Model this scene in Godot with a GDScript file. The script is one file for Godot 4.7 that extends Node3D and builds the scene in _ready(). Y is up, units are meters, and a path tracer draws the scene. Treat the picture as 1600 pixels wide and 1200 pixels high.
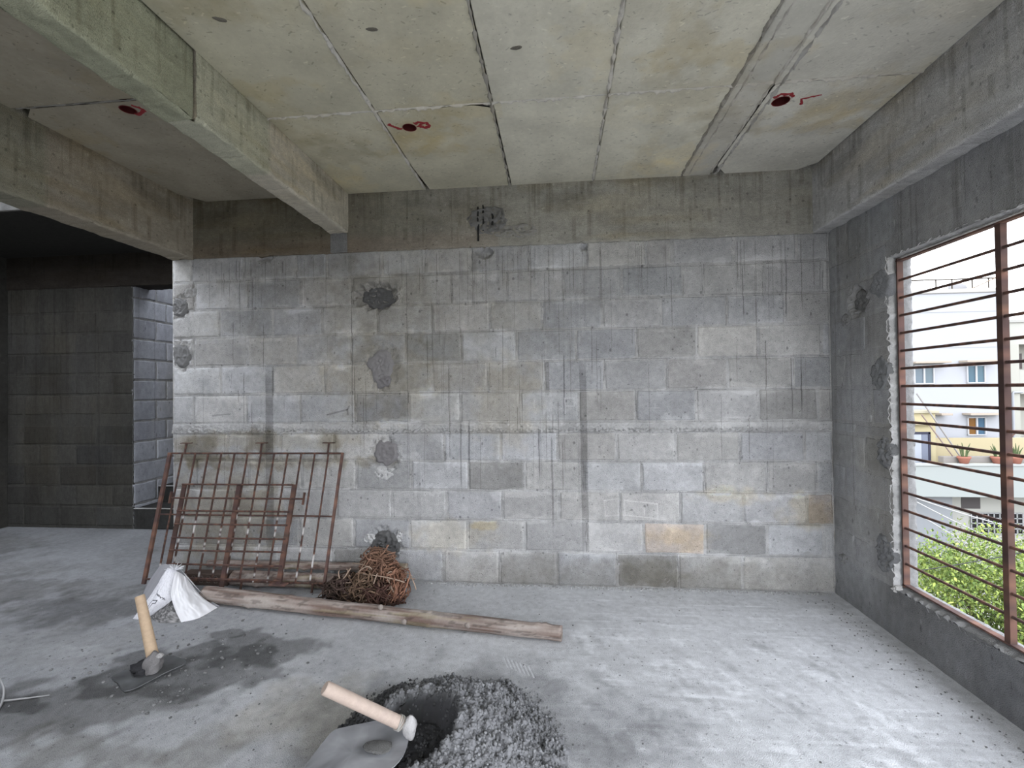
extends Node3D
# A bare concrete-block room on a building site; back wall is the plane z = 0, floor y = 0.

const CEIL := 2.783
const XR := 2.047
var rng := RandomNumberGenerator.new()
var na := FastNoiseLite.new()
var nb := FastNoiseLite.new()
var M := {}
var used := {}

# ---------------------------------------------------------------- mesh builder
class MB:
	var v := PackedVector3Array()
	var n := PackedVector3Array()
	var uv := PackedVector2Array()
	var uv2 := PackedVector2Array()
	var c := PackedColorArray()
	var ix := PackedInt32Array()

	func vert(p: Vector3, nn: Vector3, t: Vector2, t2: Vector2, col: Color) -> int:
		v.append(p)
		n.append(nn)
		uv.append(t)
		uv2.append(t2)
		c.append(col)
		return v.size() - 1

	# grid of points f(i, j); outward normal is di x dj
	func grid(nx: int, ny: int, f: Callable, tf: Callable, cf: Callable, flip := false) -> void:
		var b := v.size()
		var p := PackedVector3Array()
		p.resize((nx + 1) * (ny + 1))
		for j in ny + 1:
			for i in nx + 1:
				p[j * (nx + 1) + i] = f.call(i, j)
		for j in ny + 1:
			for i in nx + 1:
				var a := p[j * (nx + 1) + mini(i + 1, nx)] - p[j * (nx + 1) + maxi(i - 1, 0)]
				var d := p[mini(j + 1, ny) * (nx + 1) + i] - p[maxi(j - 1, 0) * (nx + 1) + i]
				var nn := a.cross(d).normalized()
				if nn.length_squared() < 0.5:   # rows that shrink to a point
					var jj := mini(j + 1, ny) if j < ny / 2 else maxi(j - 1, 0)
					a = p[jj * (nx + 1) + mini(i + 1, nx)] - p[jj * (nx + 1) + maxi(i - 1, 0)]
					nn = a.cross(d).normalized()
				if flip:
					nn = -nn
				var t: Array = tf.call(i, j)
				vert(p[j * (nx + 1) + i], nn, t[0], t[1], cf.call(i, j))
		for j in ny:
			for i in nx:
				var a := b + j * (nx + 1) + i
				var q := a + nx + 1
				if flip:
					ix.append_array(PackedInt32Array([a, a + 1, q + 1, a, q + 1, q]))
				else:
					ix.append_array(PackedInt32Array([a, q + 1, a + 1, a, q, q + 1]))

	func face(pts: Array, out: Vector3, col := Color.WHITE) -> void:
		var nn: Vector3 = (pts[1] - pts[0]).cross(pts[2] - pts[0]).normalized()
		var turned: bool = nn.dot(out) < 0.0
		if turned:
			nn = -nn
		var b := v.size()
		for k in pts.size():
			var p: Vector3 = pts[k]
			vert(p, nn, Vector2(p.x + p.z, p.y), Vector2(p.x + p.z, p.y), col)
		for k in range(1, pts.size() - 1):
			if turned:
				ix.append_array(PackedInt32Array([b, b + k, b + k + 1]))
			else:
				ix.append_array(PackedInt32Array([b, b + k + 1, b + k]))

	# box with chamfered edges
	func box(t: Transform3D, s: Vector3, bev := 0.0, col := Color.WHITE) -> void:
		var h := s / 2.0
		var b := minf(bev, minf(h.x, minf(h.y, h.z)) * 0.9)
		var P := func(sx: float, sy: float, sz: float, ax: int) -> Vector3:
			var q := Vector3(sx * (h.x - b), sy * (h.y - b), sz * (h.z - b))
			q[ax] = [sx, sy, sz][ax] * h[ax]
			return t * q
		for ax in 3:
			for s0 in [-1.0, 1.0]:
				var o := Vector3.ZERO
				o[ax] = s0
				var q := []
				for k in [[-1.0, -1.0], [1.0, -1.0], [1.0, 1.0], [-1.0, 1.0]]:
					var d := [0.0, 0.0, 0.0]
					d[ax] = s0
					d[(ax + 1) % 3] = k[0]
					d[(ax + 2) % 3] = k[1]
					q.append(P.call(d[0], d[1], d[2], ax))
				face(q, t.basis * o, col)
		if b <= 0.0:
			return
		for ax in 3:
			var a1 := (ax + 1) % 3
			var a2 := (ax + 2) % 3
			for s1 in [-1.0, 1.0]:
				for s2 in [-1.0, 1.0]:
					var lo := [0.0, 0.0, 0.0]
					lo[ax] = -1.0
					lo[a1] = s1
					lo[a2] = s2
					var hi := lo.duplicate()
					hi[ax] = 1.0
					var o := Vector3.ZERO
					o[a1] = s1
					o[a2] = s2
					face([P.call(lo[0], lo[1], lo[2], a1), P.call(hi[0], hi[1], hi[2], a1), P.call(hi[0], hi[1], hi[2], a2), P.call(lo[0], lo[1], lo[2], a2)], t.basis * o, col)
		for sx in [-1.0, 1.0]:
			for sy in [-1.0, 1.0]:
				for sz in [-1.0, 1.0]:
					face([P.call(sx, sy, sz, 0), P.call(sx, sy, sz, 1), P.call(sx, sy, sz, 2)], t.basis * Vector3(sx, sy, sz), col)

	# tube through points, radius per point, colour per point
	func tube(path: Array, rad: Array, sides: int, cols: Array, caps := true) -> void:
		var m := path.size()
		var b := v.size()
		var side := Vector3.UP
		var first: Vector3 = (path[1] - path[0]).normalized()
		if absf(first.dot(side)) > 0.9:
			side = Vector3.RIGHT
		for k in m:
			var d: Vector3 = (path[mini(k + 1, m - 1)] - path[maxi(k - 1, 0)]).normalized()
			var e := d.cross(side).normalized()
			side = e.cross(d).normalized()
			for s in sides + 1:
				var a: float = TAU * s / sides
				var nn := e * cos(a) + side * sin(a)
				vert(path[k] + nn * rad[k % rad.size()], nn, Vector2(float(s) / sides, float(k) / (m - 1)), Vector2.ZERO, cols[k % cols.size()])
		for k in m - 1:
			for s in sides:
				var a := b + k * (sides + 1) + s
				var q := a + sides + 1
				ix.append_array(PackedInt32Array([a, a + 1, q + 1, a, q + 1, q]))
		if caps:
			for e in [0, m - 1]:
				var q := []
				for s in sides:
					q.append(v[b + e * (sides + 1) + s])
				face(q, (path[0] - path[1]) if e == 0 else (path[m - 1] - path[m - 2]), cols[e % cols.size()])

	# lumpy ball
	func lump(o: Vector3, r: Vector3, rings: int, seg: int, noise: FastNoiseLite, amp: float, fr: float, col: Color) -> void:
		grid(seg, rings, func(i, j):
			var a: float = TAU * (i % seg) / seg
			var b: float = PI * j / rings
			var d := Vector3(cos(a) * sin(b), cos(b), sin(a) * sin(b))
			var q := d * fr + o * 37.0
			return o + d * r * (1.0 + amp * noise.get_noise_3d(q.x, q.y, q.z)), func(i, j): return [Vector2(i, j) * 0.1, Vector2.ZERO], func(_i, _j): return col)

	func mesh() -> ArrayMesh:
		var a := []
		a.resize(Mesh.ARRAY_MAX)
		a[Mesh.ARRAY_VERTEX] = v
		a[Mesh.ARRAY_NORMAL] = n
		a[Mesh.ARRAY_TEX_UV] = uv
		a[Mesh.ARRAY_TEX_UV2] = uv2
		a[Mesh.ARRAY_COLOR] = c
		a[Mesh.ARRAY_INDEX] = ix
		var m := ArrayMesh.new()
		m.add_surface_from_arrays(Mesh.PRIMITIVE_TRIANGLES, a)
		return m

# ---------------------------------------------------------------- nodes
func numbered(called: String) -> String:
	if not used.has(called):
		used[called] = 0
		return called
	used[called] += 1
	return "%s_%03d" % [called, used[called]]

func tag(o: Node3D, label: String, category: String, group := "", kind := "") -> Node3D:
	o.set_meta("label", label)
	o.set_meta("category", category)
	if group:
		o.set_meta("group", group)
	if kind:
		o.set_meta("kind", kind)
	return o

func thing(called: String, label: String, category: String, at := Vector3.ZERO, group := "", kind := "") -> Node3D:
	var o := Node3D.new()
	o.name = numbered(called)
	add_child(o)
	o.position = at
	return tag(o, label, category, group, kind)

func put(called: String, mb, mat: Material, parent: Node3D) -> MeshInstance3D:
	var o := MeshInstance3D.new()
	o.mesh = mb.mesh() if mb is MB else mb
	o.material_override = mat
	if parent == self:
		o.name = numbered(called)
		add_child(o)
	else:
		o.name = called if not parent.has_node(called) else "%s_%03d" % [called, count_named(parent, called)]
		parent.add_child(o, true)
	return o

func count_named(parent: Node3D, called: String) -> int:
	var k: int = parent.get_meta("count_" + called, 0) + 1
	parent.set_meta("count_" + called, k)
	return k

func boxed(called: String, lo: Vector3, hi: Vector3, mat: Material, parent: Node3D, bev := 0.0, col := Color.WHITE) -> MeshInstance3D:
	var m := MB.new()
	m.box(Transform3D(Basis(), (lo + hi) / 2.0), hi - lo, bev, col)
	return put(called, m, mat, parent)

func scatter(called: String, mesh: Mesh, mat: Material, where: Array, cols: Array, parent: Node3D) -> MultiMeshInstance3D:
	var mm := MultiMesh.new()
	mm.transform_format = MultiMesh.TRANSFORM_3D
	mm.use_colors = true
	mm.mesh = mesh
	mm.instance_count = where.size()
	for i in where.size():
		mm.set_instance_transform(i, where[i])
		mm.set_instance_color(i, cols[i])
	var o := MultiMeshInstance3D.new()
	o.name = called
	o.multimesh = mm
	o.material_override = mat
	parent.add_child(o, true)
	o.set_meta("kind", "stuff")
	return o

# ---------------------------------------------------------------- textures
func noise_bytes(w: int, h: int, kind: int, freq: float, oct: int, sd: int) -> PackedByteArray:
	var f := FastNoiseLite.new()
	f.noise_type = kind
	f.frequency = freq
	f.seed = sd
	f.fractal_octaves = oct
	f.fractal_type = FastNoiseLite.FRACTAL_FBM if oct > 1 else FastNoiseLite.FRACTAL_NONE
	var im := f.get_seamless_image(w, h, false, false, 0.12, true)
	im.convert(Image.FORMAT_L8)
	return im.get_data()

# linear reflectance to the byte of an sRGB texture
func lin(v: float) -> float:
	return pow(clampf(v, 0.0, 1.0), 0.4545) * 255.0

func tex(w: int, h: int, fmt: int, data: PackedByteArray) -> ImageTexture:
	var im := Image.create_from_data(w, h, false, fmt, data)
	im.generate_mipmaps()
	return ImageTexture.create_from_image(im)

# a stain map: floats about 0.8 that multiply the colour beneath
class Stain:
	var w: int
	var h: int
	var sx: float
	var sy: float
	var x0: float
	var y1: float
	var L := PackedFloat32Array()
	var B := PackedFloat32Array()   # brownness
	var rng: RandomNumberGenerator

	func px(x: float) -> float:
		return (x - x0) * sx

	func py(y: float) -> float:
		return (y1 - y) * sy

	func streak(x: float, ya: float, yb: float, wide: float, dark: float, brown := 0.0) -> void:
		var half := maxf(0.6, wide * sx / 2.0)
		var cx := px(x)
		var a := int(clampf(py(ya), 0, h - 1))
		var b := int(clampf(py(yb), 0, h - 1))
		for j in range(a, b + 1):
			cx += rng.randf_range(-0.12, 0.12)
			var t := float(j - a) / maxf(1.0, b - a)
			var s := dark * minf(1.0, minf(t * 12.0, (1.0 - t) * 5.0)) * rng.randf_range(0.75, 1.1)
			for i in range(maxi(0, int(cx - half - 1)), mini(w - 1, int(cx + half + 1)) + 1):
				var k := clampf(half + 0.5 - absf(i - cx), 0.0, 1.0)
				L[j * w + i] *= 1.0 - s * k
				B[j * w + i] += brown * k * s

	func blob(x: float, y: float, rx: float, ry: float, d: float, brown: float, nz: FastNoiseLite, edge := 0.5, rough := 0.6) -> void:
		var X := rx * sx
		var Y := ry * sy
		for j in range(maxi(0, int(py(y) - Y * (1.4 + edge))), mini(h - 1, int(py(y) + Y * (1.4 + edge))) + 1):
			for i in range(maxi(0, int(px(x) - X * (1.4 + edge))), mini(w - 1, int(px(x) + X * (1.4 + edge))) + 1):
				var q := Vector2((i - px(x)) / X, (j - py(y)) / Y).length() + rough * nz.get_noise_2d(i * 0.6 + x * 91.0, j * 0.6 + y * 57.0)
				var k := smoothstep(1.0 + edge * 0.5, 1.0 - edge * 0.5, q)
				if k > 0.0:
					L[j * w + i] *= 1.0 + d * k
					B[j * w + i] += brown * k

	func specks(count: int, most: int) -> void:
		for k in count:
			var i := rng.randi_range(1, w - 4)
			var j := rng.randi_range(1, h - 4)
			var d := rng.randf_range(0.45, 0.9) if rng.randf() < 0.7 else rng.randf_range(1.05, 1.2)
			for b in rng.randi_range(1, most):
				for a in rng.randi_range(1, most):
					L[(j + b) * w + i + a] *= d

	func line(a: Vector2, b: Vector2, wide: float, add: float) -> void:
		var p := Vector2(px(a.x), py(a.y))
		var q := Vector2(px(b.x), py(b.y))
		var half := maxf(0.7, wide * sx / 2.0)
		for j in range(maxi(0, int(minf(p.y, q.y) - half - 1)), mini(h - 1, int(maxf(p.y, q.y) + half + 1)) + 1):
			for i in range(maxi(0, int(minf(p.x, q.x) - half - 1)), mini(w - 1, int(maxf(p.x, q.x) + half + 1)) + 1):
				var d := Geometry2D.get_closest_point_to_segment(Vector2(i, j), p, q).distance_to(Vector2(i, j))
				var k := clampf(half + 0.5 - d, 0.0, 1.0) * rng.randf_range(0.5, 1.0)
				L[j * w + i] = lerpf(L[j * w + i], add, k) if add > 0.0 else L[j * w + i] * (1.0 + add * k)

	func done() -> ImageTexture:
		var d := PackedByteArray()
		d.resize(w * h * 3)
		for i in w * h:
			var l := L[i]
			var b := B[i]
			d[i * 3] = int(pow(clampf(l * (1.0 + 0.03 * b), 0.0, 1.0), 0.4545) * 255.0)
			d[i * 3 + 1] = int(pow(clampf(l * (1.0 - 0.05 * b), 0.0, 1.0), 0.4545) * 255.0)
			d[i * 3 + 2] = int(pow(clampf(l * (1.0 - 0.22 * b), 0.0, 1.0), 0.4545) * 255.0)
		var im := Image.create_from_data(w, h, false, Image.FORMAT_RGB8, d)
		im.generate_mipmaps()
		return ImageTexture.create_from_image(im)

func stain(w: int, h: int, x0: float, x1: float, y0: float, y1: float, sd: int, blotch := 0.2, fine := 0.16) -> Stain:
	var s := Stain.new()
	s.w = w
	s.h = h
	s.sx = w / (x1 - x0)
	s.sy = h / (y1 - y0)
	s.x0 = x0
	s.y1 = y1
	s.rng = rng
	s.L.resize(w * h)
	s.B.resize(w * h)
	var a := noise_bytes(w, h, FastNoiseLite.TYPE_SIMPLEX_SMOOTH, 0.006, 4, sd)
	var b := noise_bytes(w, h, FastNoiseLite.TYPE_SIMPLEX, 0.05, 4, sd + 1)
	for i in w * h:
		s.L[i] = 0.80 + blotch * (a[i] / 255.0 - 0.5) + fine * (b[i] / 255.0 - 0.5)
	return s

func paint(m: StandardMaterial3D, t: Texture2D) -> StandardMaterial3D:
	m.detail_enabled = true
	m.detail_albedo = t
	m.detail_blend_mode = BaseMaterial3D.BLEND_MODE_MUL
	m.detail_uv_layer = BaseMaterial3D.DETAIL_UV_2
	return m

func conc(c: Color, t: Texture2D, ht: Texture2D, scale: float, relief: float, rough := 0.95) -> StandardMaterial3D:
	var m := StandardMaterial3D.new()
	m.albedo_color = c
	m.albedo_texture = t
	m.uv1_triplanar = true
	m.uv1_world_triplanar = true
	m.uv1_scale = Vector3.ONE * scale
	m.roughness = rough
	m.metallic_specular = 0.25
	m.vertex_color_use_as_albedo = true
	if ht:
		m.heightmap_enabled = true
		m.heightmap_texture = ht
		m.heightmap_scale = relief
	return m

func flat(c: Color, rough := 0.8, metal := 0.0) -> StandardMaterial3D:
	var m := StandardMaterial3D.new()
	m.albedo_color = c
	m.roughness = rough
	m.metallic = metal
	m.metallic_specular = 0.3
	m.vertex_color_use_as_albedo = true
	return m

func g3(l: float, warm := 0.0) -> Color:
	return Color(l * (1.0 + warm * 0.5), l, l * (1.0 - warm))

func make_textures() -> void:
	var S := 1024
	var a := noise_bytes(S, S, FastNoiseLite.TYPE_SIMPLEX, 0.012, 4, 11)
	var b := noise_bytes(S, S, FastNoiseLite.TYPE_SIMPLEX, 0.11, 3, 12)
	var p := noise_bytes(S, S, FastNoiseLite.TYPE_CELLULAR, 0.06, 1, 13)
	var r := noise_bytes(S, S, FastNoiseLite.TYPE_VALUE, 0.45, 2, 14)
	var base := PackedByteArray()
	var smooth := PackedByteArray()
	var hgrain := PackedByteArray()
	var hsoft := PackedByteArray()
	for k in [base, smooth, hgrain, hsoft]:
		k.resize(S * S)
	base.resize(S * S)
	smooth.resize(S * S)
	hgrain.resize(S * S)
	hsoft.resize(S * S)
	for i in S * S:
		var x := a[i] / 255.0
		var y := b[i] / 255.0
		var z := r[i] / 255.0
		var pit := 1.0 if p[i] > 40 else p[i] / 40.0
		base[i] = int(lin(0.86 + 0.16 * (x - 0.5) + 0.30 * (y - 0.5) + 0.20 * (z - 0.5) - 0.22 * (1.0 - pit)))
		smooth[i] = int(lin(0.90 + 0.15 * (x - 0.5) + 0.14 * (y - 0.5) + 0.08 * (z - 0.5)))
		hgrain[i] = int(clampf(0.45 + 0.35 * (y - 0.5) + 0.35 * (z - 0.5) - 0.25 * (1.0 - pit), 0, 1) * 255.0)
		hsoft[i] = int(clampf(0.5 + 0.5 * (x - 0.5) + 0.25 * (y - 0.5) + 0.1 * (z - 0.5), 0, 1) * 255.0)
	M.t_base = tex(S, S, Image.FORMAT_L8, base)
	M.t_smooth = tex(S, S, Image.FORMAT_L8, smooth)
	M.t_hgrain = tex(S, S, Image.FORMAT_L8, hgrain)
	M.t_hsoft = tex(S, S, Image.FORMAT_L8, hsoft)

# the courses of the back wall: bottom, top, and where the upright joints are
func courses() -> Array:
	return [[0, 0.232, [-2.598, -2.188, -1.778, -1.368, -0.958, -0.554, -0.159, 0.241, 0.648, 1.054, 1.471]],
		[0.232, 0.444, [-2.437, -2.027, -1.617, -1.207, -0.796, -0.382, 0.023, 0.44, 0.83, 1.232, 1.629, 1.984]],
		[0.444, 0.65, [-2.565, -2.155, -1.745, -1.335, -0.925, -0.526, -0.131, 0.264, 0.675, 1.074, 1.483, 1.885]],
		[0.65, 0.856, [-2.418, -2.008, -1.598, -1.188, -0.778, -0.368, 0.028, 0.429, 0.82, 1.231, 1.636, 1.949]],
		[0.856, 1.056, [-2.58, -2.17, -1.76, -1.35, -0.94, -0.54, -0.139, 0.257, 0.659, 1.051, 1.465, 1.877]],
		[1.127, 1.341, [-2.437, -2.021, -1.605, -1.189, -0.792, -0.422, -0.001, 0.405, 0.793, 1.189, 1.593, 1.962]],
		[1.341, 1.553, [-2.222, -1.816, -1.416, -1.021, -0.622, -0.223, 0.171, 0.582, 0.996, 1.396, 1.815]],
		[1.553, 1.767, [-2.435, -2.014, -1.622, -1.219, -0.811, -0.412, -0.018, 0.394, 0.8, 1.201, 1.596, 1.994]],
		[1.767, 1.973, [-2.23, -1.813, -1.435, -1.017, -0.618, -0.205, 0.159, 0.575, 0.969, 1.395, 1.774]],
		[1.973, 2.184, [-2.423, -2.006, -1.599, -1.206, -0.849, -0.481, -0.08, 0.312, 0.708, 1.116, 1.249, 1.644, 2.006]],
		[2.184, 2.37, [-2.447, -2.04, -1.632, -1.393, -0.98, -0.66, -0.337, 0.075, 0.477, 0.878, 1.051, 1.451, 1.85]]]

# stains of the back wall: drips, damp strips, chalk, mortar smears
func back_wall_stain() -> Texture2D:
	var s := stain(2048, 1040, -2.61, XR, 0.0, 2.36, 31, 0.22, 0.14)
	for k in 210:
		var x := rng.randf_range(-2.5, 1.95)
		if rng.randf() < 0.55:
			x = [-0.35, 0.18, -2.1, -0.62, -1.9, 1.72][rng.randi() % 6] + rng.randfn(0.0, 0.16)
		var y := rng.randf_range(1.0, 2.34)
		if rng.randf() < 0.4:
			y = 2.34
		s.streak(x, y, y - rng.randf_range(0.08, 0.55), rng.randf_range(0.002, 0.006), rng.randf_range(0.15, 0.5), 0.3)
	for k in 60:
		var x := rng.randf_range(-0.75, 0.5)
		var y := rng.randf_range(0.6, 2.3)
		s.streak(x, y, y - rng.randf_range(0.15, 0.7), rng.randf_range(0.01, 0.03), rng.randf_range(-0.10, 0.10), 0.0)
	for k in 46:   # drips below the beam
		s.streak(rng.randf_range(-2.4, 0.2), 2.35, 2.35 - rng.randf_range(0.05, 0.3), rng.randf_range(0.01, 0.04), rng.randf_range(-0.14, 0.2))
	# long wet strips
	s.streak(-1.845, 1.56, 0.08, 0.058, 0.42)
	s.streak(-1.815, 1.55, 1.3, 0.012, 0.35)
	s.streak(0.433, 1.56, 0.1, 0.046, 0.36)
	s.streak(0.425, 1.0, 0.5, 0.062, 0.14)
	s.streak(0.308, 1.6, 1.12, 0.008, 0.55)
	s.streak(0.128, 1.1, 0.72, 0.009, 0.5)
	s.streak(0.215, 1.05, 0.36, 0.012, 0.4)
	s.streak(-0.36, 1.15, 0.62, 0.012, 0.5)
	s.streak(-0.42, 1.15, 0.62, 0.012, 0.4)
	s.streak(-1.21, 1.95, 1.0, 0.006, 0.45)
	s.streak(0.19, 1.56, 1.3, 0.03, 0.35, 0.5)
	s.streak(-0.8, 2.3, 0.6, 0.005, 0.4)
	s.streak(1.5, 2.18, 1.78, 0.006, 0.5)
	s.streak(1.78, 2.2, 1.78, 0.006, 0.45)
	s.streak(1.80, 1.56, 1.12, 0.006, 0.5)
	s.streak(1.86, 1.56, 1.13, 0.005, 0.5)
	# brown tints
	s.blob(1.03, 0.35, 0.18, 0.06, 0.02, 0.7, nb, 0.9)
	s.blob(1.15, 0.29, 0.1, 0.05, -0.03, 0.5, nb, 0.9)
	s.blob(1.9, 0.54, 0.16, 0.1, -0.02, 0.8, nb, 0.9)
	s.blob(1.4, 0.63, 0.2, 0.05, 0.0, 0.7, nb, 0.9)
	s.blob(-0.25, 0.41, 0.1, 0.03, 0.0, 1.1, nb, 0.6)
	s.blob(-0.5, 0.33, 0.25, 0.1, 0.0, 0.4, nb, 0.9)
	s.blob(-0.1, 1.25, 0.2, 0.3, -0.02, 0.4, nb, 0.9)
	s.blob(-1.9, 1.0, 0.7, 0.06, -0.12, 0.5, nb, 0.8)
	s.blob(-1.9, 0.85, 0.8, 0.05, -0.3, 0.6, nb, 0.8)
	s.blob(-2.4, 0.95, 0.15, 0.12, -0.4, 0.5, nb, 0.8)
	s.blob(-1.9, 0.99, 0.1, 0.1, -0.35, 0.4, nb, 0.9)
	s.blob(-1.38, 0.97, 0.08, 0.1, -0.3, 0.4, nb, 0.9)
	s.blob(-2.2, 0.45, 0.4, 0.3, -0.15, 0.7, nb, 0.9)
	s.blob(-1.0, 1.45, 0.35, 0.25, -0.1, 0.3, nb, 0.9)
	s.blob(-1.0, 2.0, 0.35, 0.25, -0.14, 0.2, nb, 0.9)
	for k in 5:   # lowest course is darker
		s.blob(-0.3 + k * 0.5, 0.06, 0.4, 0.12, -0.16, 0.15, nb, 1.1)
	s.blob(0.85, 0.1, 0.2, 0.08, -0.22, 0.25, nb, 0.6)
	# pale smears along the bed joints
	for y in [0.232, 0.444, 0.65, 0.856, 1.05, 1.13, 1.341, 1.553, 1.767, 1.973, 2.184]:
		for k in 26:
			s.blob(rng.randf_range(-2.5, 2.0), y + rng.randf_range(-0.03, 0.02), rng.randf_range(0.04, 0.16), rng.randf_range(0.008, 0.03), rng.randf_range(0.07, 0.2), 0.0, nb, 0.6, 1.0)
	for k in 40:
		s.blob(rng.randf_range(-2.5, 2.0), rng.randf_range(0.3, 2.3), rng.randf_range(0.03, 0.14), rng.randf_range(0.04, 0.12), rng.randf_range(-0.12, 0.12), 0.0, na, 0.8, 0.9)
	for k in 260:
		s.blob(rng.randf_range(-2.5, 2.0), rng.randf_range(0.2, 2.3), rng.randf_range(0.003, 0.008), rng.randf_range(0.003, 0.01), -0.45, 0.0, nb, 0.6, 0.3)
	s.specks(9000, 3)
	s.blob(-2.4, 1.85, 0.3, 0.5, 0.16, 0.1, nb, 1.2, 0.7)  # pale mortar slurry, lightened further for daylight falling from the upper left
	s.blob(-0.9, 2.0, 0.9, 0.4, -0.13, 0.25, nb, 1.4, 0.6)
	s.blob(-1.0, 1.45, 0.7, 0.35, -0.08, 0.2, nb, 1.4, 0.6)
	s.blob(-1.7, 2.2, 0.5, 0.15, -0.12, 0.1, nb, 1.2, 0.6)
	# hairline gaps along the bed joints
	for y in [0.232, 0.444, 0.65, 0.856, 1.053, 1.341, 1.553, 1.767, 1.973, 2.184]:
		var x := -2.6
		while x < 2.0:
			var l := rng.randf_range(0.08, 0.7)
			if rng.randf() < 0.72:
				s.line(Vector2(x, y + rng.randf_range(-0.004, 0.004)), Vector2(minf(x + l, 2.04), y + rng.randf_range(-0.004, 0.004)), rng.randf_range(0.002, 0.005), rng.randf_range(-0.6, -0.3))
			x += l
	# upright joints: some cracked, some smeared with pale mortar
	for r in courses():
		for x in r[2]:
			var p: float = rng.randf()
			if p < 0.55:
				for q in 3:
					if rng.randf() < 0.7:
						var ya: float = lerpf(r[0], r[1], q / 3.0)
						s.line(Vector2(x + rng.randf_range(-0.006, 0.006), ya), Vector2(x + rng.randf_range(-0.006, 0.006), lerpf(r[0], r[1], (q + 1) / 3.0)), rng.randf_range(0.003, 0.007), rng.randf_range(-0.55, -0.25))
			if p > 0.3:
				s.blob(x + rng.randf_range(-0.02, 0.02), (r[0] + r[1]) / 2.0, rng.randf_range(0.012, 0.03), rng.randf_range(0.04, 0.1), rng.randf_range(0.06, 0.18), 0.0, nb, 0.7, 1.0)
	# chalk
	for q in [[[0.569, 0.59], [0.663, 0.605], [0.667, 0.492], [0.575, 0.485], [0.569, 0.59]], [[0.702, 0.592], [0.921, 0.572], [0.923, 0.472], [0.706, 0.493], [0.702, 0.592]], [[0.835, 0.545], [0.835, 0.494]], [[0.882, 1.219], [0.94, 1.219]], [[0.917, 1.262], [0.915, 1.219]], [[0.312, 1.185], [0.31, 1.291], [0.374, 1.291], [0.374, 1.235], [0.314, 1.238]], [[1.245, 0.468], [1.325, 0.455]], [[0.1, 1.285], [0.1, 1.23]]]:
		for k in q.size() - 1:
			s.line(Vector2(q[k][0], q[k][1]), Vector2(q[k + 1][0], q[k + 1][1]), 0.008, 1.0)
	# scratches
	s.line(Vector2(-1.4, 1.19), Vector2(-1.25, 1.225), 0.012, -0.5)
	s.line(Vector2(-1.25, 1.225), Vector2(-1.235, 1.25), 0.01, -0.5)
	s.line(Vector2(-1.25, 1.225), Vector2(-1.245, 1.19), 0.012, -0.45)
	s.line(Vector2(-2.29, 1.19), Vector2(-2.15, 1.2), 0.012, -0.4)
	return s.done()

func general_stain(sd: int, w: float, h: float, streaks: int, brown: float) -> Texture2D:
	var s := stain(1024, 512, 0.0, w, 0.0, h, sd, 0.3, 0.16)
	for k in streaks:
		var y := h if rng.randf() < 0.6 else rng.randf_range(0.3, 1.0) * h
		s.streak(rng.randf_range(0.02, w - 0.02), y, y - rng.randf_range(0.1, 0.7) * h, rng.randf_range(0.004, 0.03), rng.randf_range(-0.08, 0.22), brown)
	for k in 40:
		s.blob(rng.randf_range(0.0, w), rng.randf_range(0.0, h), rng.randf_range(0.02, 0.12) * w, rng.randf_range(0.03, 0.2) * h, rng.randf_range(-0.12, 0.06), brown * 0.6 * rng.randf(), nb, 1.2, 0.5)
	for k in 170:
		s.blob(rng.randf_range(0.0, w), rng.randf_range(0.0, h), rng.randf_range(0.003, 0.008), rng.randf_range(0.003, 0.008), 0.3 if rng.randf() < 0.5 else -0.35, 0.0, nb, 0.5, 0.3)
	s.specks(3500, 2)
	return s.done()

func ceiling_flecks() -> Texture2D:
	var s := stain(1024, 1024, 0.0, 2.2, 0.0, 2.2, 71, 0.22, 0.08)
	for k in 30:
		s.blob(rng.randf_range(0.1, 2.1), rng.randf_range(0.1, 2.1), rng.randf_range(0.08, 0.3), rng.randf_range(0.06, 0.2), rng.randf_range(-0.12, 0.06), rng.randf() * 0.5, nb, 1.0, 0.9)
	s.specks(4500, 2)
	for k in 1100:
		var p := Vector2(rng.randf_range(0.02, 2.18), rng.randf_range(0.02, 2.18))
		var a := rng.randf_range(-0.9, 0.9)
		var q := p + Vector2(cos(a), sin(a)) * rng.randf_range(0.005, 0.02)
		s.line(p, q, rng.randf_range(0.003, 0.007), -0.4 if rng.randf() < 0.6 else 0.98)
	return s.done()

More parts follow.
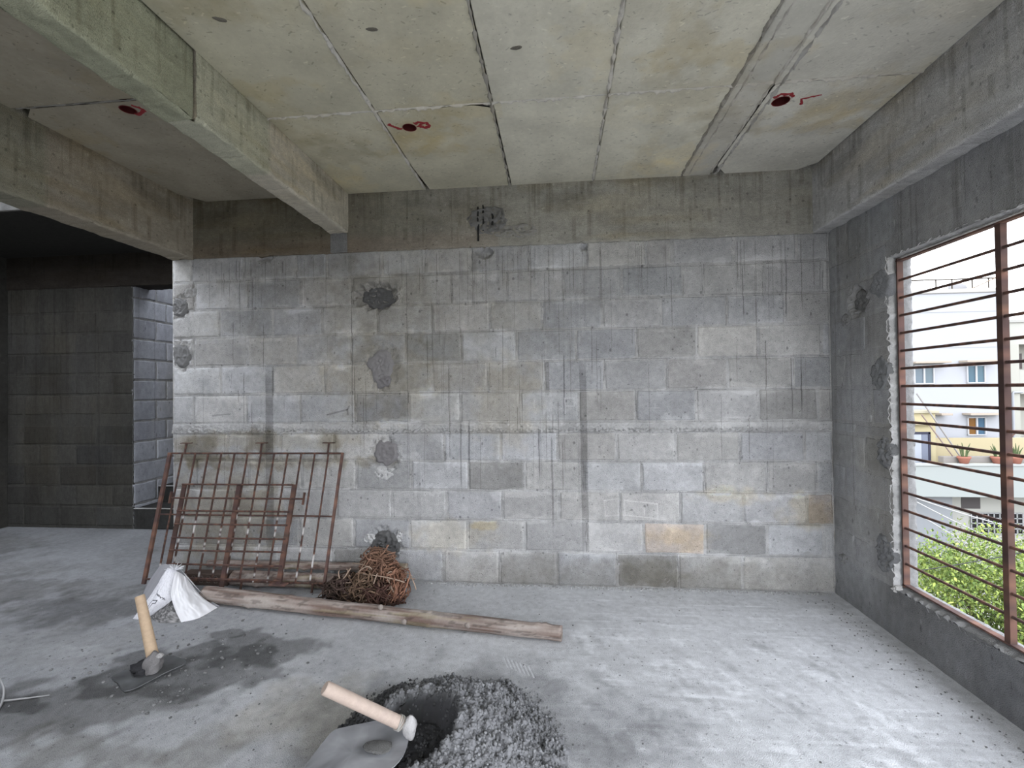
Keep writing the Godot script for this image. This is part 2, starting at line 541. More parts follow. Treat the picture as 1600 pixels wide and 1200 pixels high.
func floor_stain() -> Texture2D:
	var s := stain(2048, 976, -5.5, 2.1, -2.4, 1.2, 41, 0.2, 0.12)   # y of the map is -z
	# darker blotches towards the left side; lighter and darker ones across the room
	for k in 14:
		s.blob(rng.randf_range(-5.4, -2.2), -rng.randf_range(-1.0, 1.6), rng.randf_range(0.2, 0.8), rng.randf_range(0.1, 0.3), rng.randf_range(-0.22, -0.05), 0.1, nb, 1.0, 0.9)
	for k in 22:
		s.blob(rng.randf_range(-3.0, 2.0), -rng.randf_range(0.1, 1.9), rng.randf_range(0.1, 0.5), rng.randf_range(0.05, 0.25), rng.randf_range(-0.1, 0.12), 0.0, nb, 1.0, 0.9)
	s.blob(-2.75, -0.55, 0.5, 0.2, -0.42, 0.1, nb, 0.9, 0.7)  # shadow of the sack, painted on the floor to its left
	s.blob(-3.6, -0.3, 0.6, 0.2, -0.25, 0.1, nb, 0.9, 0.8)
	s.blob(-2.3, -1.0, 0.6, 0.06, 0.12, 0.0, nb, 0.9, 0.7)
	# damp spread of mortar round the first hoe
	s.blob(-1.55, -1.12, 0.44, 0.24, -0.5, 0.05, nb, 0.35, 0.5)
	s.blob(-1.85, -1.4, 0.42, 0.2, -0.42, 0.1, nb, 0.5, 0.6)
	s.blob(-1.35, -0.9, 0.3, 0.16, -0.45, 0.05, nb, 0.35, 0.5)
	s.blob(-1.62, -0.77, 0.12, 0.05, -0.4, 0.05, nb, 0.35, 0.6)
	s.blob(-2.1, -1.42, 0.1, 0.06, -0.5, 0.05, nb, 0.5, 0.8)
	s.blob(-1.6, -1.62, 0.3, 0.1, -0.3, 0.2, nb, 0.6, 0.8)
	s.blob(-1.12, -1.6, 0.12, 0.1, -0.25, 0.2, nb, 0.6, 0.8)
	# halo of grey mortar dust about the heap
	s.blob(-0.1, -1.4, 0.62, 0.42, -0.3, 0.0, nb, 0.7, 0.5)
	s.blob(0.35, -1.35, 0.5, 0.32, -0.2, 0.0, nb, 0.8, 0.6)
	s.blob(-0.75, -1.35, 0.3, 0.2, -0.16, 0.5, nb, 0.9, 0.5)
	s.specks(12000, 2)
	# shoe print and trowel lines
	for k in 7:
		var o := Vector2(-0.03 + k * 0.022, -0.89 - k * 0.012)
		s.line(o, o + Vector2(0.03, -0.085), 0.006, 0.93)
		s.line(o + Vector2(0.008, 0), o + Vector2(0.038, -0.085), 0.006, -0.25)
	for k in 420:   # trowel drags, mostly level with the wall
		s.blob(rng.randf_range(0.1, 2.0), -rng.randf_range(0.15, 1.75), rng.randf_range(0.03, 0.16), rng.randf_range(0.003, 0.01), rng.randf_range(-0.10, 0.12), 0.0, nb, 1.0, 1.3)
	for k in 120:
		var p := Vector2(rng.randf_range(0.3, 1.7), -rng.randf_range(0.6, 1.7))
		var a := rng.randf_range(-1.3, -0.8)
		for q in 5:
			s.blob(p.x + cos(a) * q * 0.03, p.y + sin(a) * q * 0.03, rng.randf_range(0.008, 0.03), rng.randf_range(0.006, 0.02), 0.12 if k % 2 else -0.1, 0.0, nb, 1.0, 1.3)
	s.line(Vector2(1.02, -0.8), Vector2(1.3, -1.3), 0.03, -0.08)
	s.line(Vector2(1.0, -0.86), Vector2(1.26, -1.34), 0.012, 0.86)
	s.line(Vector2(1.52, -0.9), Vector2(1.46, -1.25), 0.05, -0.1)
	s.line(Vector2(1.56, -0.9), Vector2(1.5, -1.25), 0.01, 0.86)
	for k in 260:
		s.blob(rng.randf_range(-3.6, 2.0), -rng.randf_range(0.1, 1.9), rng.randf_range(0.003, 0.01), rng.randf_range(0.003, 0.008), -0.3, 0.0, nb, 0.6, 0.4)
	return s.done()

# ---------------------------------------------------------------- block walls
class Frame:
	var o: Vector3
	var u: Vector3
	var n: Vector3
	var ulo: float
	var uhi: float
	var top: float
	var holes: Array = []   # [u, y, ru, ry, depth]
	func at(a: float, y: float, d: float) -> Vector3:
		return o + u * a + Vector3.UP * y + n * d
	func t2(a: float, y: float) -> Vector2:
		return Vector2((a - ulo) / (uhi - ulo), 1.0 - y / top)

func hole_at(f: Frame, a: float, y: float) -> float:
	var d := 0.0
	for h in f.holes:
		var q := Vector2((a - h[0]) / h[2], (y - h[1]) / h[3]).length() + 0.35 * nb.get_noise_2d(a * 900.0, y * 900.0)
		d = maxf(d, h[4] * clampf((1.05 - q) / 0.12, 0.0, 1.0))
	return d

func near_hole(f: Frame, a0: float, a1: float, y0: float, y1: float) -> bool:
	for h in f.holes:
		if h[0] + h[2] * 1.4 > a0 and h[0] - h[2] * 1.4 < a1 and h[1] + h[3] * 1.4 > y0 and h[1] - h[3] * 1.4 < y1:
			return true
	return false

func block(f: Frame, parent: Node3D, a0: float, a1: float, y0: float, y1: float, mat: Material, col: Color, proud: float, called := "block") -> void:
	var xs := [a0, a0 + 0.005, a0 + 0.016]
	var ys := [y0, y0 + 0.005, y0 + 0.014]
	var nx := 4
	var ny := 2
	if near_hole(f, a0, a1, y0, y1):
		nx = maxi(4, int((a1 - a0) / 0.014))
		ny = maxi(2, int((y1 - y0) / 0.014))
	for k in range(1, nx):
		xs.append(lerpf(a0 + 0.016, a1 - 0.016, float(k) / nx))
	for k in range(1, ny):
		ys.append(lerpf(y0 + 0.014, y1 - 0.014, float(k) / ny))
	xs.append_array([a1 - 0.016, a1 - 0.005, a1])
	ys.append_array([y1 - 0.014, y1 - 0.005, y1])
	var X := xs.size() - 1
	var Y := ys.size() - 1
	var tilt := Vector2(rng.randf_range(-0.006, 0.006), rng.randf_range(-0.008, 0.008))
	var m := MB.new()
	var pos := func(i: int, j: int) -> Vector2:
		var q := Vector2(xs[i], ys[j])
		if i <= 1 or i >= X - 1 or j <= 1 or j >= Y - 1:
			q += Vector2(na.get_noise_2d(q.x * 700.0, q.y * 700.0), na.get_noise_2d(q.y * 700.0, q.x * 700.0 + 50.0)) * 0.007
		return q
	m.grid(X, Y, func(i, j):
		var q: Vector2 = pos.call(i, j)
		var d := proud + (q.x - (a0 + a1) / 2.0) * tilt.x + (q.y - (y0 + y1) / 2.0) * tilt.y + 0.001 * na.get_noise_2d(q.x * 300.0, q.y * 300.0)
		if i == 0 or j == 0 or i == X or j == Y:
			d -= 0.016
		elif i == 1 or j == 1 or i == X - 1 or j == Y - 1:
			d -= 0.003
		return f.at(q.x, q.y, d - hole_at(f, q.x, q.y)), func(i, j): return [Vector2(xs[i], ys[j]), f.t2(xs[i], ys[j])], func(_i, _j): return col)
	put(called, m, mat, parent)

func mortar(f: Frame, parent: Node3D, rects: Array, base: float, amp: float, step: float, mat: Material, col: Color) -> void:
	var m := MB.new()
	for r in rects:
		var nx := maxi(1, int((r[1] - r[0]) / step))
		var ny := maxi(1, int((r[3] - r[2]) / step))
		m.grid(nx, ny, func(i, j):
			var a := lerpf(r[0], r[1], float(i) / nx)
			var y := lerpf(r[2], r[3], float(j) / ny)
			var d := base + amp * (0.6 * na.get_noise_2d(a * 240.0, y * 500.0) + 0.5 * nb.get_noise_2d(a * 1500.0, y * 1500.0))
			return f.at(a, y, d - hole_at(f, a, y) * 1.1), func(i, j): return [Vector2.ZERO, f.t2(lerpf(r[0], r[1], float(i) / nx), lerpf(r[2], r[3], float(j) / ny))], func(_i, _j): return col)
	put("mortar_bed", m, mat, parent)

# an irregular dab of mortar on or in a wall
func dab(f: Frame, parent: Node3D, a: float, y: float, ra: float, ry: float, d0: float, rough: float, mat: Material, col: Color, called := "mortar_patch") -> void:
	var m := MB.new()
	var R := 9
	var S := 30
	m.grid(S, R, func(i, j):
		var w: float = TAU * (i % S) / S
		var k := float(j) / R
		var e := 1.0 + 0.26 * nb.get_noise_2d(cos(w) * 30.0 + a * 80.0, sin(w) * 30.0 + y * 80.0)
		var q := Vector2(cos(w) * ra, sin(w) * ry) * k * e
		var d := d0 + rough * nb.get_noise_2d((a + q.x) * 1400.0, (y + q.y) * 1400.0)
		if k > 0.8:
			d -= (k - 0.8) / 0.2 * 0.03
		return f.at(a + q.x, y + q.y, d), func(_i, _j): return [Vector2.ZERO, f.t2(a, y)], func(_i, _j): return col, true)
	put(called, m, mat, parent)

func plane_grid(called: String, f: Frame, r: Array, step: float, mat: Material, parent: Node3D, amp: float, cf: Callable) -> void:
	var m := MB.new()
	var nx := maxi(1, int((r[1] - r[0]) / step))
	var ny := maxi(1, int((r[3] - r[2]) / step))
	m.grid(nx, ny, func(i, j):
		var a := lerpf(r[0], r[1], float(i) / nx)
		var y := lerpf(r[2], r[3], float(j) / ny)
		return f.at(a, y, amp * (na.get_noise_2d(a * 90.0, y * 90.0) + 0.4 * nb.get_noise_2d(a * 800.0, y * 800.0))), func(i, j): return [Vector2.ZERO, f.t2(lerpf(r[0], r[1], float(i) / nx), lerpf(r[2], r[3], float(j) / ny))], func(i, j): return cf.call(lerpf(r[0], r[1], float(i) / nx), lerpf(r[2], r[3], float(j) / ny)))
	put(called, m, mat, parent)

func frame(o: Vector3, u: Vector3, n: Vector3, ulo: float, uhi: float, top: float) -> Frame:
	var f := Frame.new()
	f.o = o
	f.u = u
	f.n = n
	f.ulo = ulo
	f.uhi = uhi
	f.top = top
	return f

# ---------------------------------------------------------------- the setting
func build_walls() -> void:
	var bs := courses()
	var f := frame(Vector3.ZERO, Vector3.RIGHT, Vector3.BACK, -2.61, XR, 2.36)
	f.holes = [[-1.029, 2.035, 0.15, 0.09, 0.045], [-0.985, 1.53, 0.115, 0.16, 0.018], [-0.968, 0.905, 0.105, 0.11, 0.02], [-0.98, 0.262, 0.11, 0.12, 0.02], [-2.552, 2.003, 0.07, 0.085, 0.02], [-2.54, 1.633, 0.075, 0.11, 0.02], [-0.236, 2.32, 0.05, 0.035, 0.05], [0.456, 2.335, 0.025, 0.02, 0.04], [-1.864, 2.345, 0.06, 0.02, 0.03]]
	var w := thing("wall_back", "grey concrete block wall facing the camera with drips and mortar patches", "wall", Vector3.ZERO, "", "structure")
	boxed("core", Vector3(-2.6, 0, -0.15), Vector3(XR + 0.105, 2.36, -0.06), M.block, w)
	boxed("end_face", Vector3(-2.615, 0, -0.15), Vector3(-2.602, 2.36, -0.012), M.mortar, w)
	mortar(f, w, [[-2.605, XR + 0.01, 0.0, 2.37]], -0.0045, 0.008, 0.016, M.mortar, g3(0.64))
	for r in bs:
		var xs: Array = r[2]
		var y0: float = r[0]
		var y1: float = r[1]
		var edges := [-2.605]
		for x in xs:
			if x > -2.54:
				edges.append(x)
		edges.append(XR + 0.005)
		for k in edges.size() - 1:
			var t := rng.randf_range(0.52, 0.72)
			if rng.randf() < 0.2:
				t *= 0.85
			var col := g3(t, rng.randf_range(-0.035, 0.03))
			if y0 < 0.4 and y0 > 0.2 and absf(edges[k] - 0.83) < 0.02:
				col = Color(0.70, 0.62, 0.56)
			if y0 == 0.0 and absf(edges[k] - 0.648) < 0.02:
				col = g3(0.42, 0.03)
			if y0 == 0.444 and edges[k] > 1.8:
				col = Color(0.53, 0.49, 0.46)
			block(f, w, edges[k] + 0.006, edges[k + 1] - 0.006, y0 + 0.005, y1 - 0.006, M.block, col, rng.randf_range(-0.001, 0.003))
	# the rough concrete band between the courses
	var bm := MB.new()
	bm.grid(560, 12, func(i, j):
		var a := lerpf(-2.605, XR, i / 560.0)
		var y := lerpf(1.052, 1.128, j / 12.0)
		var low := 0.034 if j <= 4 else 0.010
		var d := 0.003 + low * 0.7 * nb.get_noise_2d(a * 2600.0, y * 2600.0) + 0.004 * na.get_noise_2d(a * 900.0, y * 900.0)
		if j == 0 or j == 12:
			d = -0.012
		return f.at(a, y, d), func(i, j): return [Vector2.ZERO, f.t2(lerpf(-2.605, XR, i / 560.0), lerpf(1.052, 1.128, j / 12.0))], func(_i, _j): return g3(0.66))
	put("concrete_band", bm, M.mortar, w)
	dab(f, w, -1.029, 2.035, 0.155, 0.095, -0.032, 0.022, M.patch, g3(0.17))
	dab(f, w, -1.0, 1.545, 0.1, 0.13, 0.004, 0.008, M.patch, Color(0.33, 0.32, 0.325))
	dab(f, w, -0.985, 1.43, 0.07, 0.06, 0.003, 0.008, M.patch, Color(0.28, 0.27, 0.275))
	dab(f, w, -0.968, 0.905, 0.092, 0.1, 0.004, 0.007, M.patch, Color(0.30, 0.29, 0.295))
	dab(f, w, -0.98, 0.765, 0.085, 0.055, 0.004, 0.008, M.patch, g3(0.70))
	dab(f, w, -0.98, 0.262, 0.12, 0.12, 0.006, 0.024, M.patch, g3(0.16))
	dab(f, w, -1.09, 0.30, 0.05, 0.05, 0.004, 0.012, M.patch, g3(0.66))
	dab(f, w, -0.87, 0.32, 0.03, 0.05, 0.004, 0.012, M.patch, g3(0.66))
	dab(f, w, -2.552, 2.003, 0.065, 0.08, 0.004, 0.012, M.patch, g3(0.29))
	dab(f, w, -2.54, 1.633, 0.07, 0.105, 0.004, 0.008, M.patch, g3(0.28))
	dab(f, w, -2.46, 2.11, 0.06, 0.05, 0.002, 0.012, M.mortar, g3(0.62))
	dab(f, w, -0.85, 2.06, 0.03, 0.05, 0.006, 0.014, M.mortar, g3(0.7))
	dab(f, w, -1.19, 2.05, 0.02, 0.04, 0.006, 0.012, M.mortar, g3(0.7))

	# right wall with the window opening
	var fr := frame(Vector3(XR, 0, 0), Vector3.BACK, Vector3.LEFT, 0.0, 2.6, 2.4)
	fr.holes = [[0.29, 1.856, 0.08, 0.08, 0.03]]
	w = thing("wall_right", "grey block wall pierced by the barred window opening", "wall", Vector3.ZERO, "", "structure")
	var T := XR + 0.105
	var WZ := [0.575, 2.36]
	boxed("core", Vector3(XR + 0.035, 0, -0.15), Vector3(T, 2.4, WZ[0] - 0.012), M.plaster, w)
	boxed("core", Vector3(XR + 0.02, 2.045, WZ[0] - 0.012), Vector3(T, 2.4, 2.7), M.plaster, w)
	boxed("core", Vector3(XR + 0.02, 0, 5.0), Vector3(T, 2.4, 5.2), M.plaster, w)
	boxed("core", Vector3(XR + 0.035, 0, WZ[0] - 0.012), Vector3(T, 0.268, WZ[1] + 0.012), M.plaster, w)
	boxed("core", Vector3(XR + 0.02, 0, WZ[1] + 0.012), Vector3(T, 2.045, 2.7), M.plaster, w)
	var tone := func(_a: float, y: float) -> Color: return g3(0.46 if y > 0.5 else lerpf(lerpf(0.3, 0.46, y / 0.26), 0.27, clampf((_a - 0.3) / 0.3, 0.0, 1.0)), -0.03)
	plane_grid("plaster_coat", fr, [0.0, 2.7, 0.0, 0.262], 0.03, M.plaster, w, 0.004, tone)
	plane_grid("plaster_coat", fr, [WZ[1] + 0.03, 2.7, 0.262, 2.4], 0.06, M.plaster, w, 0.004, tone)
	mortar(fr, w, [[0.0, 0.548, 0.26, 2.04], [0.0, WZ[1], 2.04, 2.4]], -0.0015, 0.004, 0.02, M.plaster, g3(0.46, -0.02))
	var ys := [0.285, 0.444, 0.65, 0.856, 1.056, 1.13, 1.341, 1.553, 1.767, 1.973, 2.13, 2.4]
	for k in ys.size() - 1:
		var cut: float = [0.21, 0.42, 0.13, 0.33, 0.25, 0.4, 0.16, 0.36, 0.24, 0.3, 0.2][k]
		var e: Array = [0.0, cut, 0.575] if k < 10 else [0.0, cut, 0.62, 1.03, 1.44, 1.85, 2.3]
		for q in e.size() - 1:
			block(fr, w, e[q] + 0.004, (e[q + 1] - 0.004) if e[q + 1] != 0.575 else 0.545, ys[k] + 0.004, ys[k + 1] - 0.004, M.plaster, g3(rng.randf_range(0.42, 0.5), rng.randf_range(-0.05, 0.0)), 0.0005)
	# raw broken edges of the opening: a rough chamfer on the room side, then the reveal
	var reveal := func(called: String, p: Vector3, along: Vector3, len: float, out: Vector3, col: Color, rim: Color, chip: float) -> void:
		var m := MB.new()
		var n1 := int(len / 0.010)
		m.grid(n1, 12, func(i, j):
			var s: float = len * i / n1
			var k: float = j / 12.0
			var c: float = chip * (1.0 + 0.7 * nb.get_noise_2d(s * 900.0, 7.0) + 0.5 * na.get_noise_2d(s * 300.0, 70.0))
			var d := 0.105 * k * k + 0.025 * k * (1.0 - k)
			var back: float = c * maxf(0.0, 1.0 - d / 0.03) - 0.005 * nb.get_noise_2d(s * 1100.0, k * 300.0)
			if j == 12:
				back += 0.012 * (0.5 + 0.5 * nb.get_noise_2d(s * 700.0, 99.0))
			return p + along * s + Vector3.RIGHT * (d - (0.002 if j == 0 else 0.0)) - out * back, func(_i, _j): return [Vector2.ZERO, Vector2(0.3, 0.5)], func(_i, j): return col if j < 5 else rim, along.cross(Vector3.RIGHT).dot(out) < 0.0)
		put(called, m, M.patch, w)
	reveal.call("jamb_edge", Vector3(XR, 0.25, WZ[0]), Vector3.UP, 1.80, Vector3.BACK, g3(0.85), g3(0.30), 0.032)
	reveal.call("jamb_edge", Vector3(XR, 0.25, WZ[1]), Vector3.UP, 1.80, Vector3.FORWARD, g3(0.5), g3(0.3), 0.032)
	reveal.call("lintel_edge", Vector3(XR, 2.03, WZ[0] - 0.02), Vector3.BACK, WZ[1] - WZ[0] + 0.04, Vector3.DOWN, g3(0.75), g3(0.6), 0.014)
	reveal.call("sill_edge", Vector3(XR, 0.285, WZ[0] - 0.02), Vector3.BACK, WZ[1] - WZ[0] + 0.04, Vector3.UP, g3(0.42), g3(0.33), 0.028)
	dab(fr, w, 0.29, 1.856, 0.075, 0.075, -0.018, 0.01, M.patch, g3(0.26))
	dab(fr, w, 0.49, 1.91, 0.095, 0.09, 0.005, 0.006, M.patch, g3(0.36, -0.04))
	dab(fr, w, 0.47, 1.413, 0.085, 0.11, 0.005, 0.008, M.patch, g3(0.33, -0.03))
	dab(fr, w, 0.5, 0.99, 0.075, 0.1, 0.005, 0.018, M.patch, g3(0.3, -0.03))
	dab(fr, w, 0.475, 0.42, 0.08, 0.12, 0.005, 0.018, M.patch, g3(0.27, -0.03))
	dab(fr, w, 0.1, 0.26, 0.04, 0.04, 0.003, 0.014, M.patch, g3(0.3))
	dab(fr, w, 0.17, 1.76, 0.05, 0.05, 0.003, 0.01, M.patch, g3(0.33))
	dab(fr, w, 0.56, 0.262, 0.03, 0.02, 0.006, 0.01, M.mortar, g3(0.8))

	# wall behind the camera with a wide opening, and the left side
	w = thing("wall_front", "grey wall behind the camera with a wide balcony opening", "wall", Vector3.ZERO, "", "structure")
	boxed("core", Vector3(-5.55, 0, 5.2), Vector3(-1.9, CEIL + 0.09, 5.35), M.plaster, w, 0.0, g3(0.6))
	boxed("core", Vector3(1.95, 0, 5.2), Vector3(T, CEIL + 0.09, 5.35), M.plaster, w, 0.0, g3(0.6))
	boxed("core", Vector3(-1.9, 2.6, 5.2), Vector3(1.95, CEIL + 0.09, 5.35), M.plaster, w, 0.0, g3(0.6))
	w = thing("wall_left", "grey wall at the far left end of the lobby, shade put in its colour", "wall", Vector3.ZERO, "", "structure")
	boxed("core", Vector3(-5.55, 0, -1.3), Vector3(-5.435, CEIL, 5.2), M.plaster, w, 0.0, g3(0.4))
	var fl := frame(Vector3(-5.42, 0, 5.2), Vector3.FORWARD, Vector3.RIGHT, 0.0, 6.4, CEIL)
	plane_grid("plaster_coat", fl, [0.0, 6.3, 0.0, CEIL], 0.1, M.dark, w, 0.004, func(_a: float, _y: float) -> Color: return g3(0.3, 0.05))

	# dim wall at the back of the lobby, and the wall beside the stairs
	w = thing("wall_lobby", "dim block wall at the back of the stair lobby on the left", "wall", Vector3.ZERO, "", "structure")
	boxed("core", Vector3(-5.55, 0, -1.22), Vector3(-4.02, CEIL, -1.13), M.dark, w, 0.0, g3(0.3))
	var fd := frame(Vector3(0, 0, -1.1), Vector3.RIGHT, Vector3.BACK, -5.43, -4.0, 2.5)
	mortar(fd, w, [[-5.43, -4.0, 0.0, 2.5]], -0.004, 0.008, 0.03, M.dark, g3(0.33, 0.05))
	var k0 := 0
	for q in [0.02, 0.226, 0.434, 0.64, 0.848, 1.05, 1.15, 1.355, 1.565, 1.775, 1.985, 2.195, 2.5]:
		if k0 > 0:
			var y0: float = [0.02, 0.226, 0.434, 0.64, 0.848, 1.05, 1.15, 1.355, 1.565, 1.775, 1.985, 2.195, 2.5][k0 - 1]
			if q - y0 > 0.12:
				var a := -5.43
				var b := -5.43 + (0.2 if k0 % 2 else 0.38)
				while a < -4.01:
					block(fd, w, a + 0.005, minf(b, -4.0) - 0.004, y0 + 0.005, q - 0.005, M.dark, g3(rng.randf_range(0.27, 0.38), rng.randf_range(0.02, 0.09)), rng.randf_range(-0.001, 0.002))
					a = b
					b += 0.41
		k0 += 1
	w = thing("wall_stair", "bluish block wall along the stairs, lit from above at its top", "wall", Vector3.ZERO, "", "structure")
	boxed("core", Vector3(-4.13, 0, -4.2), Vector3(-4.015, 3.6, -1.13), M.plaster, w, 0.0, g3(0.5))
	var fs := frame(Vector3(-4.0, 0, -1.1), Vector3.FORWARD, Vector3.RIGHT, 0.0, 3.1, 3.6)
	mortar(fs, w, [[0.0, 3.1, 0.0, 3.6]], -0.005, 0.008, 0.03, M.plaster, g3(0.46))
	for k in 16:
		var y0: float = 0.03 + k * 0.21
		var a := 0.0
		var b: float = 0.28 if k % 2 else 0.41
		while a < 3.05:
			block(fs, w, a + 0.005, b - 0.005, y0 + 0.006, y0 + 0.204, M.plaster, Color(0.58, 0.60, 0.66) * rng.randf_range(0.85, 1.1), rng.randf_range(-0.001, 0.003))
			a = b
			b += 0.41
	w = thing("wall_stair", "grey wall closing the far end and right side of the stairwell", "wall", Vector3.ZERO, "", "structure")
	boxed("core", Vector3(-4.13, 0, -4.3), Vector3(-2.5, 3.6, -4.2), M.plaster, w, 0.0, g3(0.5))
	boxed("core", Vector3(-2.6, 0, -4.2), Vector3(-2.5, 3.6, -0.15), M.plaster, w, 0.0, g3(0.5))

func build_stairs() -> void:
	var t := thing("stairs", "raw concrete steps rising beyond the left end of the block wall", "stairs", Vector3(-4.0, 0, -1.1), "", "structure")
	for k in 9:
		boxed("step", Vector3(0.0, maxf(0.0, k * 0.168 - 0.1), -0.29 * (k + 1)), Vector3(1.39, 0.205 + k * 0.168, -0.29 * k), M.dark, t, 0.006, g3(0.26))
		boxed("nosing", Vector3(0.005, 0.203 + k * 0.168, -0.29 * k - 0.02), Vector3(1.385, 0.2095 + k * 0.168, -0.29 * k + 0.008), M.mortar, t, 0.003, g3(0.62))

func ceiling_panel(parent: Node3D, x0: float, x1: float, z0: float, z1: float, col: Color, mat: Material, hole := Vector3.ZERO) -> void:
	var m := MB.new()
	var bv := 0.006
	if hole.z > 0.0:
		var S := 48
		var c := Vector2(hole.x, hole.y)
		m.grid(S, 2, func(i, j):
			var a: float = TAU * (i % S) / S
			var d := Vector2(cos(a), sin(a))
			if j == 0:
				var q := c + d * hole.z
				return Vector3(q.x, CEIL, q.y)
			var tx: float = ((x1 - bv if d.x > 0 else x0 + bv) - c.x) / d.x if absf(d.x) > 1e-6 else 1e9
			var tz: float = ((z1 - bv if d.y > 0 else z0 + bv) - c.y) / d.y if absf(d.y) > 1e-6 else 1e9
			var e := c + d * minf(tx, tz) * (1.0 if j == 2 else 0.5)
			return Vector3(e.x, CEIL, e.y), func(_i, _j): return [Vector2.ZERO, Vector2.ZERO], func(_i, _j): return col, true)
	else:
		var xs := [x0, x0 + bv, x1 - bv, x1]
		var zs := [z0, z0 + bv, z1 - bv, z1]
		for k in range(1, 6):
			xs.insert(1 + k, lerpf(x0 + bv, x1 - bv, k / 6.0))
			zs.insert(1 + k, lerpf(z0 + bv, z1 - bv, k / 6.0))
		m.grid(xs.size() - 1, zs.size() - 1, func(i, j):
			var e: bool = i == 0 or j == 0 or i == xs.size() - 1 or j == zs.size() - 1
			var sag := 0.003 * na.get_noise_2d(xs[i] * 60.0, zs[j] * 60.0)
			return Vector3(xs[i], CEIL + (0.012 if e else sag), zs[j]), func(_i, _j): return [Vector2.ZERO, Vector2.ZERO], func(_i, _j): return col)
	put("ceiling_panel", m, mat, parent)

func fin(parent: Node3D, a: Vector3, b: Vector3, wide: float, high: float, col: Color) -> void:
	# a ragged ridge of cement paste along a shuttering joint
	var m := MB.new()
	var d := (b - a).normalized()
	var side := Vector3.UP.cross(d)
	var N := int((b - a).length() / 0.012)
	m.grid(N, 4, func(i, j):
		var s := float(i) / N
		var p := a.lerp(b, s)
		var wv := wide * (0.6 + 0.8 * nb.get_noise_2d(s * N * 6.0, a.x * 91.0))
		var h := high * maxf(0.0, 0.35 + 1.6 * nb.get_noise_2d(s * N * 9.0, a.z * 77.0 + 40.0))
		return p + side * wv * (j / 2.0 - 1.0) + side * 0.004 * na.get_noise_2d(s * N * 5.0, 9.0) + Vector3.DOWN * (h if j == 2 else h * 0.4 if (j == 1 or j == 3) else -0.003), func(_i, _j): return [Vector2.ZERO, Vector2.ZERO], func(_i, _j): return col, true)
	put("joint_ridge", m, M.ceil, parent)

func beam(parent: Node3D, lo: Vector3, hi: Vector3, cf: Callable, mat: Material, amp := 0.004) -> void:
	var o := Node3D.new()
	o.name = "beam" if not parent.has_node("beam") else "beam_%03d" % count_named(parent, "beam")
	parent.add_child(o, true)
	boxed("core", lo + Vector3(0.012, 0.012, 0.012), hi - Vector3(0.012, 0.0, 0.012), mat, o, 0.0, cf.call(0.5, 0.5))
	var along_z := hi.z - lo.z > hi.x - lo.x
	var N := int((hi.z - lo.z if along_z else hi.x - lo.x) / 0.04)
	var m := MB.new()
	# cross-section: one side, rounded arris, soffit, rounded arris, other side
	var c := lo
	var e := hi
	var prof := []
	var w := (e.x - c.x) if along_z else (e.z - c.z)
	var h := e.y - c.y
	for k in 9:
		prof.append(Vector2(0.0, h * (1.0 - k / 8.0 * 0.97)))
	prof.append(Vector2(0.004, 0.005))
	prof.append(Vector2(0.012, 0.0))
	for k in range(1, 5):
		prof.append(Vector2(lerpf(0.012, w - 0.012, k / 5.0), 0.0))
	prof.append(Vector2(w - 0.012, 0.0))
	prof.append(Vector2(w - 0.004, 0.005))
	for k in 9:
		prof.append(Vector2(w, h * (0.03 + k / 8.0 * 0.97)))
	var P := prof.size() - 1
	m.grid(N, P, func(i, j):
		var q: Vector2 = prof[j]
		var s := float(i) / N
		var edge := 2.4 if q.y < 0.03 else 1.0
		var wob := amp * edge * nb.get_noise_2d(s * N * 14.0, j * 30.0 + c.x * 100.0)
		if along_z:
			return Vector3(c.x + q.x + wob * (-1.0 if q.x < w * 0.5 else 1.0) * (0.6 if q.y > 0.0 else 0.0), c.y + q.y + (wob if q.y < 0.03 else 0.0), lerpf(c.z, e.z, s))
		return Vector3(lerpf(c.x, e.x, s), c.y + q.y + (wob if q.y < 0.03 else 0.0), c.z + q.x + wob * 0.6), func(i, j):
			return [Vector2.ZERO, Vector2((lerpf(c.z, e.z, float(i) / N) if along_z else lerpf(c.x, e.x, float(i) / N)) / 2.6, 1.0 - prof[j].y / h)], func(i, j): return cf.call(float(i) / N, prof[j].y / h), along_z)
	put("face", m, mat, o)

